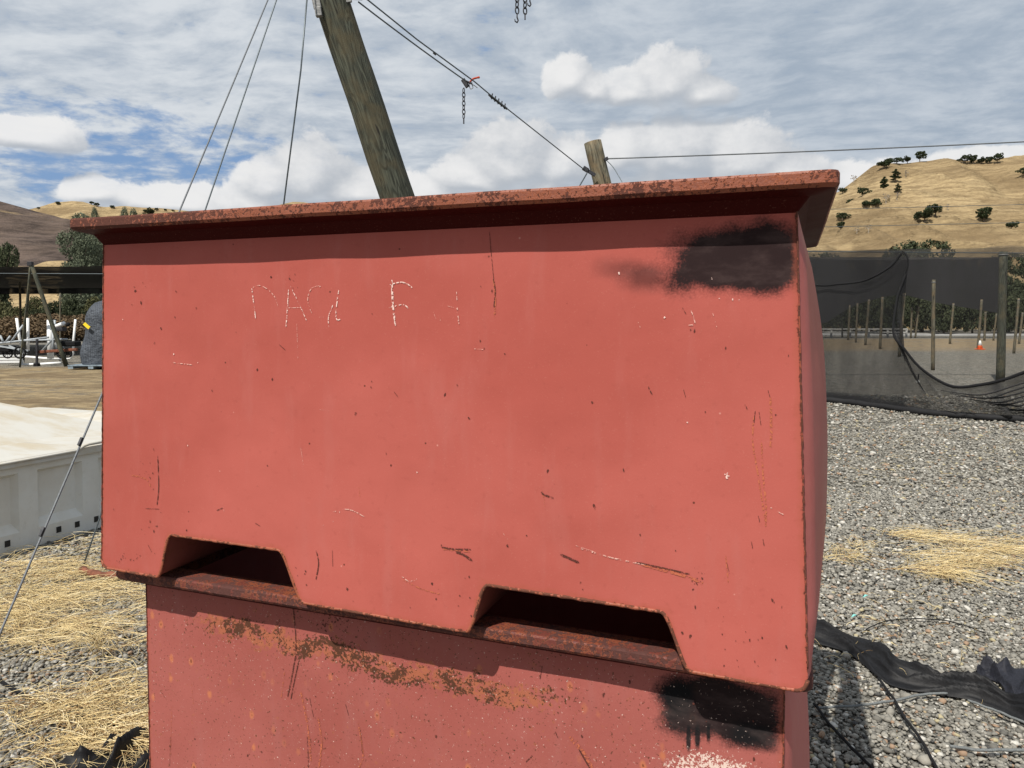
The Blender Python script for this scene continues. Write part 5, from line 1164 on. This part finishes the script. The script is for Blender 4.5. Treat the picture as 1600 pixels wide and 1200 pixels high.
pipes('grey_trestle', 'grey steel trestle with splayed legs and long rails', [[(66, 548), (84, 528), (86, 500)], [(86, 525), (100, 545)], [(83, 520), (83, 548)], [(88, 520), (89, 548)], [(0, 536), (30, 533), (76, 527)], [(40, 532), (105, 530)], [(0, 524), (6, 536)], [(8, 536), (16, 525)], [(16, 536), (36, 508)]], .035, 25.8, M_greym, 'trestle', pn='bar')
T = thing('winch_lever', at(95, 508, 25.6), 'white pipe lever with a round black end cap above the trestle', 'lever')
mb = MB(); mb.tube([at(85, 511, 25.6), at(101, 505, 25.6)], .07, 10); mb.build('tube', M_white, T, smooth=True); mb = MB(); mb.ball(at(106, 507, 25.6), .075); mb.build('end_cap', M_black, T, smooth=True); mb = MB(); mb.box(at(94, 514.5, 25.6), (.35, .2, .12)); mb.build('housing', M_iron, T, bevel=.02)
T = thing('farm_implement', gnd(90, 572), 'rusty beam farm implement with dark seat pan and small wheels', 'implement')
mb = MB(); mb.bar(at(60, 550, 25.3), at(121, 546, 25.3), .12, .10); mb.build('beam', M_rustb, T, bevel=.02)
mb = MB(); mb.bar(at(58, 530, 25.2), at(57.5, 571, 25.2), .06); mb.build('jack', M_iron, T); mb = MB(); mb.box(at(57.5, 570, 25.2), (.16, .16, .12)); mb.build('jack_foot', M_black, T, bevel=.02)
mb = MB(); mb.box(at(110, 537, 25.4), (.55, .4, .18)); mb.build('seat_pan', M_black, T, bevel=.05)
def wheel(px, py, D_, r, T):
    c_ = at(px, py, D_); mb = MB(); mb.tube([c_ + Vector((r * math.cos(k * math.pi / 8), 0, r * math.sin(k * math.pi / 8))) for k in range(16)], r * .16, 6, closed=True)
    for k in range(4): a_ = k * math.pi / 4; d = Vector((math.cos(a_), 0, math.sin(a_))) * r; mb.tube([c_ - d, c_ + d], .01, 4)
    mb.build('wheel', M_black, T, smooth=True)
wheel(96, 552, 25.3, .16, T); wheel(106, 552, 25.3, .14, T)
T = thing('small_cart', gnd(18, 572), 'dark small cart with wire wheels at the left edge', 'cart'); wheel(31, 551, 25.2, .19, T); wheel(12, 552, 25.4, .16, T)
mb = MB(); mb.box(at(8, 545, 25.5), (.55, .4, .2)); mb.build('tray', M_black, T, bevel=.04); mb = MB(); mb.bar(at(0, 541, 25.3), at(44, 548, 25.3), .05); mb.bar(at(14, 540, 25.3), at(42, 553, 25.3), .04); mb.build('chassis', M_greym, T)
T = thing('white_skid', gnd(14, 567), 'flat white skid lying at the left edge under the cart', 'skid')
for yy in (556.5, 561.5, 566): mb = MB(); mb.bar(gnd(-30, yy, .05), gnd(36, yy - 1, .05), .2, .07); mb.build('board', M_white, T)
for (x0, x1, y, lb) in ((-20, 31, 502, 'left low white barrier beyond the tripod'), (45, 68, 503, 'right low white barrier beyond the tripod')):
    a_, b_ = at(x0, 498, 60), at(x1, 498, 60); a_.z = b_.z = .95; T = thing('white_barrier', (a_ + b_) / 2 - Vector((0, 0, .95)), lb, 'barrier', 'low white barriers')
    mb = MB(); mb.bar(a_ + Vector((0, 0, .1)), b_ + Vector((0, 0, .1)), .08, .36); mb.build('board', M_white, T)
    for k in range(4): p = a_.lerp(b_, (k + .5) / 4); mb = MB(); mb.bar(p, Vector((p.x, p.y, 0)), .09); mb.build('leg', M_greym, T)
# wrapped pallet load
m, t, b = mat('net_wrapped_load'); P = t.coord(); x, y, z = t.sep(P)
wv = t.m('ABSOLUTE', t.m('SINE', t.sum(t.mul(z, 60), t.mul(t.noise(P, 2, 3, .5), 9)))); wh = t.m('ABSOLUTE', t.m('SINE', t.sum(t.mul(t.sum(x, t.mul(y, .6)), 44), t.mul(t.noise(P, 2, 3, .5), 9))))
c = t.mix(t.rng(t.m('MINIMUM', wv, wh), .1, .5), (.085, .10, .12), (.045, .052, .065)); c = t.mix(t.rng(t.noise(P, 2.4, 4, .6), .45, .65, 0, .6), c, (.03, .035, .045))
t.put(b.inputs['Base Color'], c); b.inputs['Roughness'].default_value = .6; t.put(b.inputs['Normal'], t.bump(t.noise(P, 6, 4, .6), 1, .08))
D_ = 23.6; pl = at(112, 498, D_); g = Vector((at(149, 498, D_).x, D_ + .5, 0))
T = thing('wrapped_load', g + Vector((0, 0, .14)), 'tall rounded load wrapped in dark mesh with a yellow tag', 'wrapped load')
rows = []; Hh = 2.06
for i in range(33):
    a_ = 2 * math.pi * i / 32; r = []
    for j in range(25):
        v = j / 24; top = max(0.0, 1 - max(0, (v - .58) / .42) ** 2.2) ** .5 if v > .58 else 1.0; pr = (.58 + .06 * math.sin(v * 5 + 1)) * max(.02, top)
        ca, sa_ = math.cos(a_), math.sin(a_); e = 1 / max(abs(ca) ** 2.6 + abs(sa_) ** 2.6, 1e-6) ** (1 / 2.6)
        nz = 1 + mn.noise(Vector((ca * 1.6, sa_ * 1.6, v * 3.3))) * .13; r.append(g + Vector((ca * e * pr * nz, sa_ * e * pr * nz * .85, .14 + v * Hh)))
    rows.append(r)
mb = MB(); mb.grid(rows, 33, 25); mb.build('load', m, T, smooth=True)
mb = MB(); mb.box(at(135.5, 509, D_ - .08), (.22, .02, .10), M=Matrix.Rotation(rad(42), 3, 'Y')); mb.build('yellow_tag', simple('yellow_tag', (.80, .58, .03), .5), T)
T = thing('pallet', g + Vector((0, 0, 0)), 'grey blue pallet under the wrapped load', 'pallet'); M_pal = simple('grey_blue_pallet', (.20, .25, .29), .7, var=.3, sc_=10)
for k in range(5): mb = MB(); mb.box(g + Vector((-.08, -.6 + k * .3, .12)), (1.45, .2, .03)); mb.build('deck_board', M_pal, T)
for dx_ in (-.72, -.08, .56):
    mb = MB(); mb.box(g + Vector((dx_, 0, .06)), (.16, 1.38, .09)); mb.build('runner', M_pal, T)
for o in [o for o in bpy.data.objects if o.type == 'EMPTY' and not o.children]: bpy.data.objects.remove(o)
